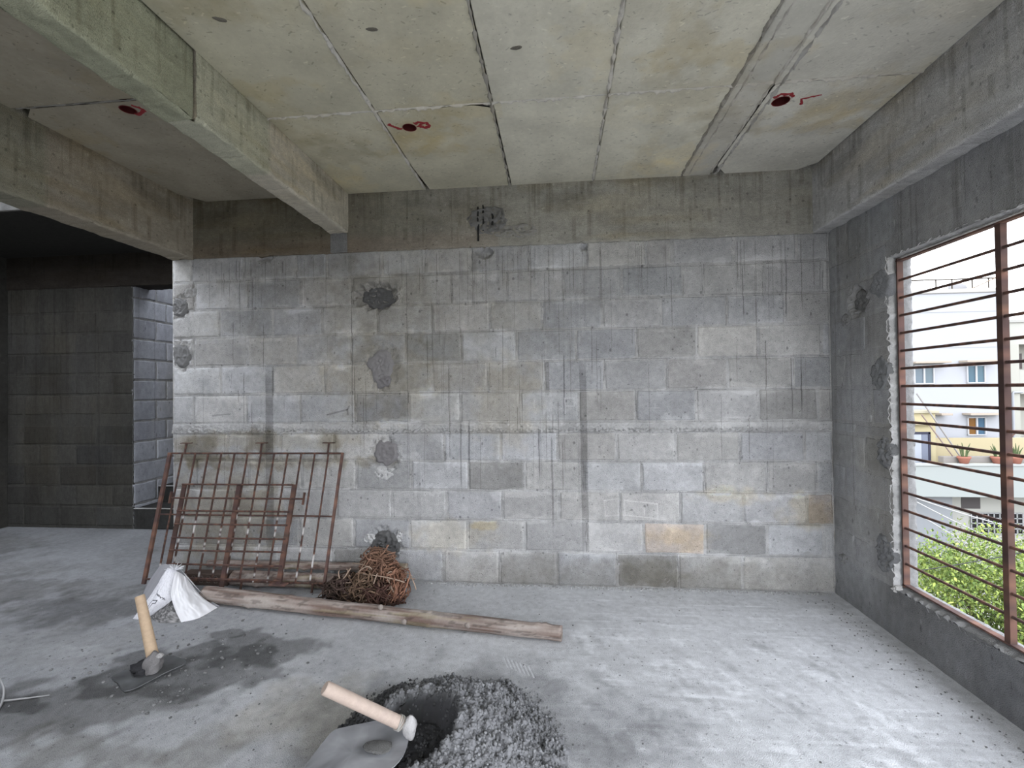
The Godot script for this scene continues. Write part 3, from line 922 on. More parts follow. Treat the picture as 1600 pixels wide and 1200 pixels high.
func build_ceiling() -> void:
	var t := thing("ceiling", "raw concrete slab with shuttering joints and downstand beams", "ceiling", Vector3.ZERO, "", "structure")
	boxed("slab", Vector3(-2.61, CEIL + 0.075, -0.15), Vector3(XR + 0.105, CEIL + 0.18, 5.35), M.ceil, t, 0.0, g3(0.45, 0.1))
	boxed("slab", Vector3(-5.55, CEIL + 0.013, -1.3), Vector3(-2.61, CEIL + 0.12, 0.02), M.dark, t, 0.0, g3(0.4))
	boxed("slab", Vector3(-5.55, CEIL, 1.6), Vector3(-2.61, CEIL + 0.12, 5.35), M.ceil, t, 0.0, g3(0.45, 0.1))
	boxed("added_stair_cover", Vector3(-4.05, 3.0, -4.25), Vector3(-2.55, 3.15, -1.85), M.dark, t, 0.0, g3(0.4))  # unseen slab added over the stairwell to narrow its daylight
	# panels between the shuttering joints
	var xs := [-1.23, -0.6473, -0.0425, 0.529, 1.118, 1.30, 1.95]
	var zs := [0.0, 0.962, 2.18, 3.4, 5.2]
	for j in 4:
		for i in 6:
			var hole := Vector3.ZERO
			if j == 0 and i == 1:
				hole = Vector3(-0.517, 0.797, 0.036)
			if j == 0 and i == 5:
				hole = Vector3(1.397, 0.808, 0.04)
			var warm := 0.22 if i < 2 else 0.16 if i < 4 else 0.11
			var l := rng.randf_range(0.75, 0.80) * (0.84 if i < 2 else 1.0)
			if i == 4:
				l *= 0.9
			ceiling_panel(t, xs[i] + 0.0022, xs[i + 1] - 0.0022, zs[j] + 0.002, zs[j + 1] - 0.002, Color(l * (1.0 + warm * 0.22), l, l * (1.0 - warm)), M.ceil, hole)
	for z in [[0.0, 1.19], [1.19, 2.4], [2.4, 5.2]]:
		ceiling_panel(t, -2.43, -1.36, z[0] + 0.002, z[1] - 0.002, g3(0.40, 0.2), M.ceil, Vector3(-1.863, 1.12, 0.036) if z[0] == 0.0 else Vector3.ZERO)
	ceiling_panel(t, -5.42, -2.61, -1.1, 0.02, g3(0.3, 0.04), M.dark)
	var rc := g3(0.68, 0.08)
	for i in range(1, 6):
		fin(t, Vector3(xs[i] - 0.006, CEIL - 0.001, 0.0), Vector3(xs[i] - 0.006, CEIL - 0.001, 2.2), 0.012, 0.013, rc if i % 2 else g3(0.40, 0.1))
	for i in 6:
		fin(t, Vector3(xs[i], CEIL - 0.001, 0.962), Vector3(xs[i + 1], CEIL - 0.001, 0.962), 0.012, 0.012, rc)
	fin(t, Vector3(1.16, CEIL - 0.001, 0.0), Vector3(1.16, CEIL - 0.001, 2.2), 0.01, 0.010, rc)
	fin(t, Vector3(1.335, CEIL - 0.001, 0.0), Vector3(1.335, CEIL - 0.001, 2.2), 0.016, 0.014, g3(0.56, 0.05))
	fin(t, Vector3(-2.4, CEIL - 0.001, 1.19), Vector3(-1.37, CEIL - 0.001, 1.19), 0.008, 0.005, g3(0.3, 0.08))
	# beams: over the block wall, over the window, and the two across the room
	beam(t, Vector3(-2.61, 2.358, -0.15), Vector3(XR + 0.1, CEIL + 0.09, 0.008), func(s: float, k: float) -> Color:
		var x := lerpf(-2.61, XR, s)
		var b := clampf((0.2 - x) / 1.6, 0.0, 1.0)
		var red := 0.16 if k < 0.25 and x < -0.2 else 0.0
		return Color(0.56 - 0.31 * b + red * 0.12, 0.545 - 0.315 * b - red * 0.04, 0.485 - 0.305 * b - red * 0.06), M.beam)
	beam(t, Vector3(1.95, 2.357, 0.0), Vector3(XR + 0.105, CEIL + 0.09, 5.2), func(_s: float, k: float) -> Color: return g3(0.80 if k > 0.04 else 0.85, 0.0), M.beam)
	beam(t, Vector3(-1.37, 2.5, 0.0), Vector3(-1.225, CEIL + 0.09, 1.452), func(s: float, k: float) -> Color:
		return Color(0.86, 0.80, 0.67) if s < 0.65 else Color(0.76, 0.75, 0.59), M.beam)  # paler concrete: window light on this beam is put into its colour
	beam(t, Vector3(-1.37, 2.5, 1.452), Vector3(-1.24, CEIL + 0.09, 5.2), func(_s: float, k: float) -> Color:
		return Color(0.56, 0.57, 0.42), M.beam)
	beam(t, Vector3(-2.61, 2.36, 0.0), Vector3(-2.43, CEIL + 0.09, 5.2), func(s: float, k: float) -> Color:
		return Color(0.56, 0.50, 0.40) if s < 0.2 else Color(0.44, 0.42, 0.33), M.beam)
	beam(t, Vector3(-5.43, 2.448, -1.3), Vector3(-2.6, CEIL + 0.01, -1.09), func(_s: float, _k: float) -> Color: return Color(0.24, 0.21, 0.19), M.dark)
	for q in [[-0.444, 1.494, 0.2], [0.114, 1.329, -0.1], [-0.999, 1.605, 0.5]]:
		var sp := MB.new()
		sp.lump(Vector3.ZERO, Vector3(0.026, 0.003, 0.011), 6, 14, nb, 0.4, 30.0, g3(0.22, 0.15))  # flat dark lumps standing in for smudges on the slab
		var so := put("dark_smudge", sp, M.patch, t)
		so.position = Vector3(q[0], CEIL - 0.001, q[1])
		so.rotation.y = q[2]
	# stub of the column under the slim beam, honeycombed concrete with dark strips for crevice shade
	boxed("beam_pad", Vector3(-1.36, 2.36, 0.004), Vector3(-1.235, 2.5, 0.016), M.mortar, t, 0.003, g3(0.34))
	var f := frame(Vector3(0, 0, 0.008), Vector3.RIGHT, Vector3.BACK, -2.6, XR, 2.4)
	dab(f, t, -0.2, 2.54, 0.15, 0.12, 0.010, 0.03, M.patch, g3(0.27, 0.03), "honeycomb_patch")
	dab(f, t, -0.02, 2.46, 0.18, 0.06, 0.004, 0.02, M.patch, g3(0.40, 0.06), "honeycomb_patch")
	for q in [[-0.277, 2.40, 2.64], [-0.238, 2.47, 2.65], [-0.175, 2.48, 2.6]]:
		var m := MB.new()
		var path := []
		for k in 8:
			path.append(Vector3(q[0] + 0.004 * nb.get_noise_2d(k * 90.0, q[0] * 500.0), lerpf(q[1], q[2], k / 7.0), 0.014))
		m.tube(path, [0.007, 0.005, 0.008], 6, [Color(0.03, 0.028, 0.028)])  # near-black strips stand for the shade in crevices of the concrete
		put("crevice_strip", m, M.rust, t)

func build_ceiling_boxes() -> void:
	var spots := [[-0.517, 0.797, 0.036, "round fan box in the ceiling ringed with red paint, nearest the slim beam"], [1.397, 0.808, 0.04, "round fan box in the ceiling with a red angle mark beside it"], [-1.863, 1.12, 0.036, "round fan box with a red rim in the dim bay between the two beams"]]
	for s in spots:
		var t := thing("fan_box", s[3], "ceiling box", Vector3(s[0], CEIL, s[1]), "fan boxes cast in the ceiling")
		var r: float = s[2]
		var m := MB.new()
		var S := 32
		var prof := [Vector2(r * 1.06, -0.002), Vector2(r * 1.0, -0.003), Vector2(r * 0.96, 0.0), Vector2(r * 0.94, 0.055), Vector2(r * 0.5, 0.06), Vector2(0.002, 0.06)]
		m.grid(S, 5, func(i, j):
			var a: float = TAU * (i % S) / S
			return Vector3(cos(a) * prof[j].x, prof[j].y, sin(a) * prof[j].x), func(_i, _j): return [Vector2.ZERO, Vector2.ZERO], func(_i, j): return Color(0.20, 0.025, 0.03) if j < 2 else Color(0.07, 0.012, 0.014))
		put("cup", m, M.paint, t)
		# splashes of red paint
		var strokes := []
		if s[0] < -1.0:
			strokes = [[Vector2(0.0, -0.046), Vector2(0.05, -0.03), Vector2(0.075, -0.005), Vector2(0.045, 0.03)]]
		elif s[0] < 0.0:
			strokes = [[Vector2(-0.105, 0.045), Vector2(-0.08, 0.012), Vector2(-0.046, -0.012)], [Vector2(0.035, 0.03), Vector2(0.06, 0.042), Vector2(0.10, 0.03), Vector2(0.115, 0.0), Vector2(0.08, -0.012), Vector2(0.05, 0.005), Vector2(0.075, 0.022)]]
		else:
			strokes = [[Vector2(-0.048, 0.03), Vector2(-0.025, 0.058), Vector2(0.02, 0.056), Vector2(0.048, 0.03)]]
		for st in strokes:
			put("paint_smear", stroke(st, 0.022), M.paint, t)
	var t2 := MB.new()
	t2 = stroke([Vector2(1.515, 0.765), Vector2(1.492, 0.815), Vector2(1.53, 0.825), Vector2(1.575, 0.84)], 0.014)
	var o := put("paint_mark", t2, M.paint, self)
	o.position.y = CEIL
	tag(o, "red angle-shaped paint stroke on the ceiling near the window beam", "paint mark")

func stroke(p: Array, wide: float) -> MB:
	# brush stroke under a ceiling, 1 mm thick, ragged edge
	var m := MB.new()
	var pts := []
	for k in p.size() - 1:
		for s in 6:
			pts.append(p[k].lerp(p[k + 1], s / 6.0))
	pts.append(p[p.size() - 1])
	var N := pts.size() - 1
	m.grid(N, 3, func(i, j):
		var d: Vector2 = (pts[mini(i + 1, N)] - pts[maxi(i - 1, 0)]).normalized()
		var sd := Vector2(-d.y, d.x)
		var e: Vector2 = pts[i] + sd * (j / 3.0 - 0.5) * wide * (1.0 + 0.8 * nb.get_noise_2d(i * 50.0, j * 80.0))
		return Vector3(e.x, -0.0015 if (j == 1 or j == 2) else 0.0, e.y), func(_i, _j): return [Vector2.ZERO, Vector2.ZERO], func(_i, _j): return Color(0.30, 0.035, 0.04), false)
	return m

func build_floor() -> void:
	var t := thing("floor", "dusty cement floor with damp mortar stains and trowel marks", "floor", Vector3.ZERO, "", "structure")
	boxed("slab", Vector3(-5.55, -0.18, -1.3), Vector3(XR + 0.105, -0.012, 5.35), M.plaster, t)
	var m := MB.new()
	m.grid(230, 110, func(i, j):
		var x := lerpf(-5.5, 2.1, i / 230.0)
		var z := lerpf(2.4, -1.2, j / 110.0)
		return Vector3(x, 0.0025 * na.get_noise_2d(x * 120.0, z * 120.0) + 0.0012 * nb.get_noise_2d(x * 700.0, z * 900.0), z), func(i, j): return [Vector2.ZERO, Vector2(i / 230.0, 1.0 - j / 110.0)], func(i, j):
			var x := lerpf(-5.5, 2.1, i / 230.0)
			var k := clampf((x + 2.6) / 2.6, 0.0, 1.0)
			return Color(0.42, 0.43, 0.445).lerp(Color(0.84, 0.855, 0.88), k))  # paler to the right: window light on the floor put into its colour
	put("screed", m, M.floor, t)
	boxed("screed", Vector3(-5.5, -0.012, 2.4), Vector3(2.1, 0.0, 5.3), M.mortar, t, 0.0, g3(0.62))
	# crumbs of dry mortar along the foot of the wall and over the floor
	var pb := MB.new()
	pb.lump(Vector3.ZERO, Vector3(1, 0.8, 1), 5, 7, nb, 0.7, 40.0, Color.WHITE)
	var where := []
	var cols := []
	for k in 900:
		var x := rng.randf_range(-0.7, 2.0)
		var s := rng.randf_range(0.002, 0.007)
		where.append(Transform3D(Basis(Vector3.UP, rng.randf() * TAU).scaled(Vector3(s, s * 0.7, s)), Vector3(x, s * 0.3, absf(rng.randfn(0.0, 0.022)) + 0.004)))
		cols.append(g3(rng.randf_range(0.35, 0.62)))
	for k in 150:
		var s := rng.randf_range(0.0015, 0.005)
		where.append(Transform3D(Basis(Vector3.UP, rng.randf() * TAU).scaled(Vector3(s, s * 0.7, s)), Vector3(1.98 - absf(rng.randfn(0.0, 0.09)), s * 0.3, rng.randf_range(0.1, 1.6))))
		cols.append(g3(rng.randf_range(0.08, 0.3)))
	for k in 220:
		var s := rng.randf_range(0.0015, 0.005)
		where.append(Transform3D(Basis(Vector3.UP, rng.randf() * TAU).scaled(Vector3(s, s * 0.6, s)), Vector3(rng.randf_range(-3.2, 1.9), s * 0.3, rng.randf_range(0.1, 1.8))))
		cols.append(g3(rng.randf_range(0.12, 0.4)))
	for k in 200:
		var s := rng.randf_range(0.002, 0.009)
		where.append(Transform3D(Basis(Vector3.UP, rng.randf() * TAU).scaled(Vector3(s, s * 0.6, s)), Vector3(rng.randfn(-1.6, 0.25), s * 0.3, rng.randfn(1.1, 0.18))))
		cols.append(g3(rng.randf_range(0.14, 0.28)))
	scatter("mortar_crumbs", pb.mesh(), M.crumb, where, cols, t)

# ---------------------------------------------------------------- things in the room
func rust_cols(count: int, white_from: float, bright := 1.0) -> Array:
	# colour of each ring along a bar: dark and orange rust, splashes of white paint low down
	var a := []
	var on := 0
	for k in count:
		var t := rng.randf()
		var c := Color(0.070, 0.046, 0.042).lerp(Color(0.165, 0.090, 0.066), t * t)
		if on > 0:
			on -= 1
			c = Color(0.55, 0.53, 0.52)
		elif float(k) / count > white_from and rng.randf() < 0.16:
			on = rng.randi() % 2
			c = Color(0.55, 0.53, 0.52)
		a.append(c * bright)
	return a

func bar(called: String, parent: Node3D, a: Vector3, b: Vector3, r: float, white_from := 2.0, bright := 1.0) -> void:
	var m := MB.new()
	var N := maxi(2, int((b - a).length() / 0.016))
	var path := []
	for k in N + 1:
		path.append(a.lerp(b, float(k) / N))
	m.tube(path, [r], 8, rust_cols(N + 1, white_from, bright))
	put(called, m, M.rust, parent)

func strip(called: String, parent: Node3D, a: Vector3, b: Vector3, w: float, d: float, across: Vector3, bright := 1.0) -> void:
	# flat or square bar made of short rust-mottled lengths
	var m := MB.new()
	var y := (b - a).normalized()
	var x := (across - y * across.dot(y)).normalized()
	var z := x.cross(y)
	var L := (b - a).length()
	var N := maxi(2, int(L / 0.03))
	var cc := rust_cols(N + 1, 2.0, bright)
	var h := [Vector2(-w, -d), Vector2(w, -d), Vector2(w, d), Vector2(-w, d)]
	for q in 4:
		var p0: Vector2 = h[q] / 2.0
		var p1: Vector2 = h[(q + 1) % 4] / 2.0
		m.grid(1, N, func(i, j):
			var e := p0.lerp(p1, i)
			return a + y * (L * j / N) + x * e.x + z * e.y, func(_i, _j): return [Vector2.ZERO, Vector2.ZERO], func(_i, j): return cc[j], x.cross(y).dot(z) < 0.0)
	m.face([a + x * h[0].x / 2 + z * h[0].y / 2, a + x * h[1].x / 2 + z * h[1].y / 2, a + x * h[2].x / 2 + z * h[2].y / 2, a + x * h[3].x / 2 + z * h[3].y / 2], -y, cc[0])
	m.face([b + x * h[0].x / 2 + z * h[0].y / 2, b + x * h[1].x / 2 + z * h[1].y / 2, b + x * h[2].x / 2 + z * h[2].y / 2, b + x * h[3].x / 2 + z * h[3].y / 2], y, cc[0])
	put(called, m, M.rust, parent)

func build_grilles() -> void:
	# large grille, leaning on the block wall: z = 0.232 - 0.213 y
	var t := thing("window_grille", "large rusty window grille of upright bars leaning on the block wall", "grille", Vector3(-1.94, 0, 0.2))
	var o := t.position
	var P := func(x: float, y: float, d := 0.0) -> Vector3: return Vector3(x, y, 0.236 - 0.213 * y + d) - o
	bar("rail", t, P.call(-2.6, 0.915), P.call(-1.268, 0.915), 0.006)
	bar("rail", t, P.call(-2.605, 0.489), P.call(-1.288, 0.491), 0.006)
	bar("rail", t, P.call(-2.62, 0.062), P.call(-1.31, 0.064), 0.007)
	strip("post", t, P.call(-2.63, 0.03), P.call(-2.594, 0.92), 0.024, 0.018, Vector3.RIGHT, 1.25)
	strip("post", t, P.call(-1.318, 0.05), P.call(-1.268, 0.92), 0.017, 0.014, Vector3.RIGHT, 1.5)
	for k in range(1, 13):
		var xt := -2.594 + k * 1.326 / 13.0
		var xb := -2.63 + k * 1.312 / 13.0
		bar("bar", t, P.call(xt, 0.915, 0.004), P.call(xb, 0.062, 0.004), 0.0065, 0.42)
	for x in [-2.478, -1.888, -1.378]:
		bar("lug", t, P.call(x, 0.91, 0.0), P.call(x + 0.002, 0.99, 0.0), 0.007)
		strip("lug_plate", t, P.call(x - 0.042, 0.988), P.call(x + 0.042, 0.988), 0.006, 0.022, Vector3.UP)
		bar("lug", t, P.call(x - 0.02, 0.065, 0.0), P.call(x - 0.022, 0.006, 0.0), 0.008, 0.3)
	# small grille in front of it
	t = thing("window_grille", "smaller rusty grille with level bars leaning on the larger grille", "grille", Vector3(-2.0, 0, 0.28))
	var o2 := t.position
	var Q := func(x: float, y: float, d := 0.0) -> Vector3: return Vector3(x, y, 0.303 - 0.27 * y + d) - o2
	strip("post", t, Q.call(-2.42, 0.02), Q.call(-2.417, 0.705), 0.03, 0.012, Vector3.RIGHT, 0.9)
	strip("post", t, Q.call(-2.006, 0.02), Q.call(-2.0, 0.70), 0.03, 0.012, Vector3.RIGHT, 1.05)
	strip("post", t, Q.call(-1.605, 0.075), Q.call(-1.587, 0.706), 0.03, 0.014, Vector3.RIGHT, 1.1)
	strip("foot_plate", t, Q.call(-1.66, 0.079), Q.call(-1.55, 0.076), 0.008, 0.05, Vector3.UP, 1.8)
	var k := 0
	for y in [0.703, 0.611, 0.527, 0.44, 0.352, 0.272, 0.186, 0.1]:
		bar("bar", t, Q.call(-2.5 if k == 1 else -2.43, y, 0.008), Q.call(-1.503 if k == 1 else -1.595, y + 0.002, 0.008), 0.0065)
		k += 1
	strip("lug_plate", t, Q.call(-1.503, 0.575, 0.008), Q.call(-1.501, 0.655, 0.008), 0.007, 0.02, Vector3.RIGHT)
	strip("lug_plate", t, Q.call(-2.5, 0.575, 0.008), Q.call(-2.5, 0.655, 0.008), 0.007, 0.02, Vector3.RIGHT)
	# fixed grille in the window opening
	t = thing("window_bars", "fixed rusty bar grille filling the window opening", "grille", Vector3(2.082, 0.27, 0.575))
	var o3 := t.position
	var Wp := func(y: float, z: float, d := 0.0) -> Vector3: return Vector3(2.082 + d, y, z) - o3
	strip("frame", t, Wp.call(0.285, 0.588), Wp.call(2.025, 0.588), 0.03, 0.008, Vector3.RIGHT, 1.25)
	strip("frame", t, Wp.call(0.285, 2.347), Wp.call(2.025, 2.347), 0.03, 0.008, Vector3.RIGHT, 1.25)
	strip("frame", t, Wp.call(0.296, 0.58), Wp.call(0.296, 2.352), 0.03, 0.008, Vector3.RIGHT, 1.3)
	strip("frame", t, Wp.call(2.012, 0.58), Wp.call(2.012, 2.352), 0.03, 0.008, Vector3.RIGHT, 1.3)
	for z in [1.165, 1.76]:
		strip("post", t, Wp.call(0.296, z), Wp.call(2.012, z), 0.026, 0.026, Vector3.RIGHT, 1.1)
	for i in 17:
		var y := 0.409 + i * 0.0937
		bar("bar", t, Wp.call(y, 0.585, -0.002), Wp.call(y, 2.35, -0.002), 0.007, 2.0, 1.1)

func log_mesh(a: Vector3, b: Vector3, r0: float, r1: float, knots: int, sd: float, cut_l := true) -> MB:
	var m := MB.new()
	var N := 170
	var S := 36
	var d := (b - a).normalized()
	var e := d.cross(Vector3.UP).normalized()
	var u := e.cross(d)
	var kn := []
	for k in knots:
		kn.append(Vector3(rng.randf_range(0.03, 0.97), rng.randf() * TAU, rng.randf_range(0.006, 0.013)))
	var L := (b - a).length()
	var at := func(i: int, j: int) -> Vector3:
		var w: float = TAU * (i % S) / S
		var t := clampf((j - 1.0) / (N - 2.0), 0.0, 1.0)
		var r := lerpf(r0, r1, t) * (1.0 + 0.10 * na.get_noise_2d(t * 160.0 + sd, cos(w) * 18.0 + sd) + 0.05 * nb.get_noise_2d(t * 260.0, cos(w) * 60.0 + sin(w) * 34.0 + sd))
		for q in kn:
			var g := Vector2((t - q.x) * L / 0.02, wrapf(w - q.y, -PI, PI) * r / 0.016).length()
			r += q.z * exp(-g * g)
		if j == 0 or j == N:
			r = 0.001
		var bend := 0.012 * na.get_noise_2d(t * 45.0 + sd * 3.0, 5.0) - 0.012 * na.get_noise_2d(sd * 3.0, 5.0)
		return a.lerp(b, t) + (e * cos(w) + u * sin(w)) * r + (e + u * 0.3) * bend
	m.grid(S, N, at, func(i, j): return [Vector2(float(i) / S, float(j) / N * L * 2.0), Vector2.ZERO], func(i, j):
		var w: float = TAU * (i % S) / S
		var t := float(j) / N
		var k := clampf(0.5 + 0.9 * na.get_noise_2d(t * 260.0 + sd, cos(w) * 40.0) + 0.5 * nb.get_noise_2d(t * 160.0 + sd, w * 160.0), 0.0, 1.0)
		var c := Color(0.22, 0.155, 0.13).lerp(Color(0.50, 0.44, 0.40), k)
		if nb.get_noise_2d(t * 500.0 + sd, w * 60.0) > 0.36:
			c *= 0.62
		if na.get_noise_2d(t * 120.0 + sd, w * 20.0 + 40.0) > 0.42:
			c = c.lerp(Color(0.40, 0.36, 0.2), 0.3)
		return c, true)
	return m

func build_logs() -> void:
	var t := thing("timber_prop", "long knotty timber pole lying nearest on the floor, before the rope", "timber pole", Vector3(-0.9, 0, 0.58))
	var m := log_mesh(Vector3(-2.04, 0.049, 0.397), Vector3(0.268, 0.041, 0.715), 0.05, 0.039, 16, 3.0)
	var o := put("trunk", m, M.wood, t)
	o.position = -t.position
	for q in [[-0.78, 0.095, 0.60], [-0.25, 0.05, 0.685], [-0.62, 0.045, 0.66]]:
		var g := MB.new()
		g.lump(Vector3.ZERO, Vector3(0.017, 0.013, 0.015), 6, 9, nb, 0.5, 30.0, Color(0.36, 0.31, 0.28))
		var kq := put("knot", g, M.wood, t)
		kq.position = Vector3(q[0], q[1], q[2]) - t.position
	t = thing("timber_prop", "thick timber pole lying behind the leaning grilles", "timber pole", Vector3(-1.5, 0, 0.14))
	m = log_mesh(Vector3(-2.03, 0.052, 0.135), Vector3(-0.98, 0.05, 0.15), 0.052, 0.048, 8, 17.0)
	put("trunk", m, M.wood, t).position = -t.position
	t = thing("timber_prop", "thin timber pole along the foot of the block wall", "timber pole", Vector3(-1.5, 0, 0.06))
	m = log_mesh(Vector3(-2.3, 0.11, 0.035), Vector3(-0.8, 0.118, 0.05), 0.025, 0.03, 8, 29.0)
	put("trunk", m, M.wood, t).position = -t.position
	# low stack of bricks or offcuts with a diamond key pattern behind the small grille
	t = thing("wood_offcut", "dark offcut board with a diamond pattern behind the small grille", "offcut", Vector3(-2.2, 0, 0.13))
	boxed("board", Vector3(-0.2, 0.0, -0.05), Vector3(0.14, 0.085, 0.03), M.wood, t, 0.006, Color(0.14, 0.105, 0.09))
	for k in 5:
		for s in [-1.0, 1.0]:
			var g := MB.new()
			g.box(Transform3D(Basis(Vector3.BACK, s * PI / 4.0), Vector3(-0.14 + k * 0.055, 0.044, 0.031)), Vector3(0.07, 0.006, 0.005), 0.002, Color(0.24, 0.20, 0.18))
			put("ridge", g, M.wood, t)

func coons(m: MB, top: Array, bot: Array, left: Array, right: Array, N: int, out: Vector3, bulge: float, crease: float, sd: float, cf: Callable, puv := true) -> void:
	var pl := func(a: Array, t: float) -> Vector3:
		var s: float = t * (a.size() - 1)
		var k := mini(int(s), a.size() - 2)
		var q: float = s - k
		# Catmull-Rom along the points
		var p0: Vector3 = a[maxi(k - 1, 0)]
		var p3: Vector3 = a[mini(k + 2, a.size() - 1)]
		return a[k].cubic_interpolate(a[k + 1], p0, p3, q) if a.size() > 2 else a[k].lerp(a[k + 1], q)
	var f := func(i: int, j: int) -> Vector3:
		var u := float(i) / N
		var w := float(j) / N
		var p: Vector3 = pl.call(top, u) * (1 - w) + pl.call(bot, u) * w + pl.call(left, w) * (1 - u) + pl.call(right, w) * u
		p -= top[0] * (1 - u) * (1 - w) + top[top.size() - 1] * u * (1 - w) + bot[0] * (1 - u) * w + bot[bot.size() - 1] * u * w
		var e := 16.0 * u * (1 - u) * w * (1 - w)
		var cr := 1.0 - absf(na.get_noise_2d(u * 90.0 + sd + w * 30.0, w * 55.0 - u * 20.0 + sd)) * 2.0
		var c2 := 1.0 - absf(nb.get_noise_2d(u * 110.0 + sd, w * 60.0 + u * 40.0)) * 2.0
		p += out * (bulge * e + crease * (cr * 0.7 + c2 * 0.4) * (0.25 + 0.75 * minf(1.0, e * 3.0)))
		p.y = maxf(p.y, 0.002)
		return p
	var a: Vector3 = f.call(N / 2 + 1, N / 2) - f.call(N / 2, N / 2)
	var b: Vector3 = f.call(N / 2, N / 2 + 1) - f.call(N / 2, N / 2)
	m.grid(N, N, f, func(i, j): return [Vector2(float(i) / N, float(j) / N) if puv else Vector2(0.02, 0.02), Vector2.ZERO], cf, a.cross(b).dot(out) < 0.0)

func build_sack() -> void:
	var t := thing("cement_sack", "empty white woven sack slumped on the floor beside the leaning grilles", "sack", Vector3(-2.1, 0, 0.55))
	var V := func(x: float, y: float, z: float) -> Vector3: return Vector3(x, y, z) - t.position
	var white := func(_i, _j): return Color(0.84, 0.84, 0.87)
	var A_l := [V.call(-2.209, 0.252, 0.5), V.call(-2.25, 0.118, 0.575), V.call(-2.303, 0.002, 0.649)]
	var A_r := [V.call(-2.156, 0.235, 0.5), V.call(-2.10, 0.13, 0.585), V.call(-2.1, 0.088, 0.605), V.call(-2.221, 0.002, 0.615)]
	var m := MB.new()
	coons(m, [A_l[0], V.call(-2.18, 0.252, 0.505), A_r[0]], [A_l[2], V.call(-2.262, 0.002, 0.655), A_r[3]], A_l, A_r, 44, Vector3(-0.2, 0.3, 0.9).normalized(), 0.022, 0.011, 7.0, white)
	put("front_sheet", m, M.sack_print, t)
	m = MB.new()
	var B_l := [V.call(-2.156, 0.235, 0.5), V.call(-2.098, 0.15, 0.60), V.call(-2.07, 0.115, 0.628), V.call(-2.02, 0.056, 0.655), V.call(-1.971, 0.002, 0.672)]
	var B_r := [V.call(-2.126, 0.178, 0.45), V.call(-2.01, 0.07, 0.47), V.call(-1.89, 0.002, 0.478)]
	coons(m, [B_l[0], V.call(-2.14, 0.21, 0.475), B_r[0]], [B_l[4], V.call(-1.905, 0.002, 0.615), B_r[2]], B_l, B_r, 44, Vector3(0.45, 0.5, 0.7).normalized(), 0.02, 0.013, 23.0, white, false)
	put("side_sheet", m, M.sack, t)
	m = MB.new()
	coons(m, [V.call(-2.12, 0.095, 0.575), V.call(-2.09, 0.09, 0.58)], [V.call(-2.24, 0.002, 0.60), V.call(-2.1, 0.002, 0.685), V.call(-1.965, 0.002, 0.668)], [V.call(-2.12, 0.095, 0.575), V.call(-2.18, 0.04, 0.60), V.call(-2.24, 0.002, 0.60)], [V.call(-2.09, 0.09, 0.58), V.call(-2.03, 0.05, 0.63), V.call(-1.965, 0.002, 0.668)], 30, Vector3(0, 0.3, 0.95), 0.008, 0.008, 41.0, func(i, j):
		var k := nb.get_noise_2d(i * 16.0, j * 16.0) * 0.6 + na.get_noise_2d(i * 10.0, j * 10.0)
		return Color(0.09, 0.09, 0.09).lerp(Color(0.42, 0.41, 0.41), clampf(k + 0.25 + (j / 30.0 - 0.6) * 0.5, 0.0, 1.0)), false)  # soiling, with the shade inside the fold mixed into the grey
	o_label(put("mouth_lining", m, M.sack, t), "soiled dark grey sack mouth with shade put in its colour")
	m = MB.new()
	var grey := func(_i, _j): return Color(0.30, 0.30, 0.32)
	coons(m, [V.call(-2.334, 0.236, 0.42), V.call(-2.28, 0.25, 0.43), V.call(-2.2, 0.236, 0.46)], [V.call(-2.36, 0.002, 0.56), V.call(-2.3, 0.002, 0.6)], [V.call(-2.334, 0.236, 0.42), V.call(-2.384, 0.12, 0.47), V.call(-2.36, 0.002, 0.56)], [V.call(-2.2, 0.236, 0.46), V.call(-2.25, 0.1, 0.55), V.call(-2.3, 0.002, 0.6)], 30, Vector3(-0.3, 0.3, 0.8), 0.012, 0.006, 61.0, grey, false)
	put("back_fold", m, M.sack, t)
	m = MB.new()
	coons(m, [V.call(-2.334, 0.236, 0.42), V.call(-2.22, 0.24, 0.42), V.call(-2.126, 0.178, 0.45)], [V.call(-2.36, 0.002, 0.42), V.call(-2.12, 0.002, 0.42), V.call(-1.89, 0.002, 0.47)], [V.call(-2.334, 0.236, 0.42), V.call(-2.38, 0.1, 0.44), V.call(-2.36, 0.002, 0.42)], [V.call(-2.126, 0.178, 0.45), V.call(-2.0, 0.06, 0.45), V.call(-1.89, 0.002, 0.46)], 24, Vector3(0.1, 0.3, -0.9), 0.02, 0.006, 81.0, white, false)
	put("rear_sheet", m, M.sack, t)
	# frayed tuft at the tied corner
	m = MB.new()
	for k in 46:
		var a := rng.randf() * TAU
		var d := Vector3(cos(a) * 0.7 + 0.15, rng.randf_range(0.2, 1.1), sin(a) * 0.5).normalized()
		var p: Vector3 = V.call(-2.153, 0.24, 0.512)
		var l := rng.randf_range(0.025, 0.06)
		m.tube([p, p + d * l * 0.5, p + d * l + Vector3(0, -0.006, 0)], [0.0028, 0.0022, 0.001], 4, [Color(0.82, 0.82, 0.86)], false)
	put("frayed_tuft", m, M.sack, t)

func o_label(o: Node3D, l: String) -> void:
	o.set_meta("label", l)

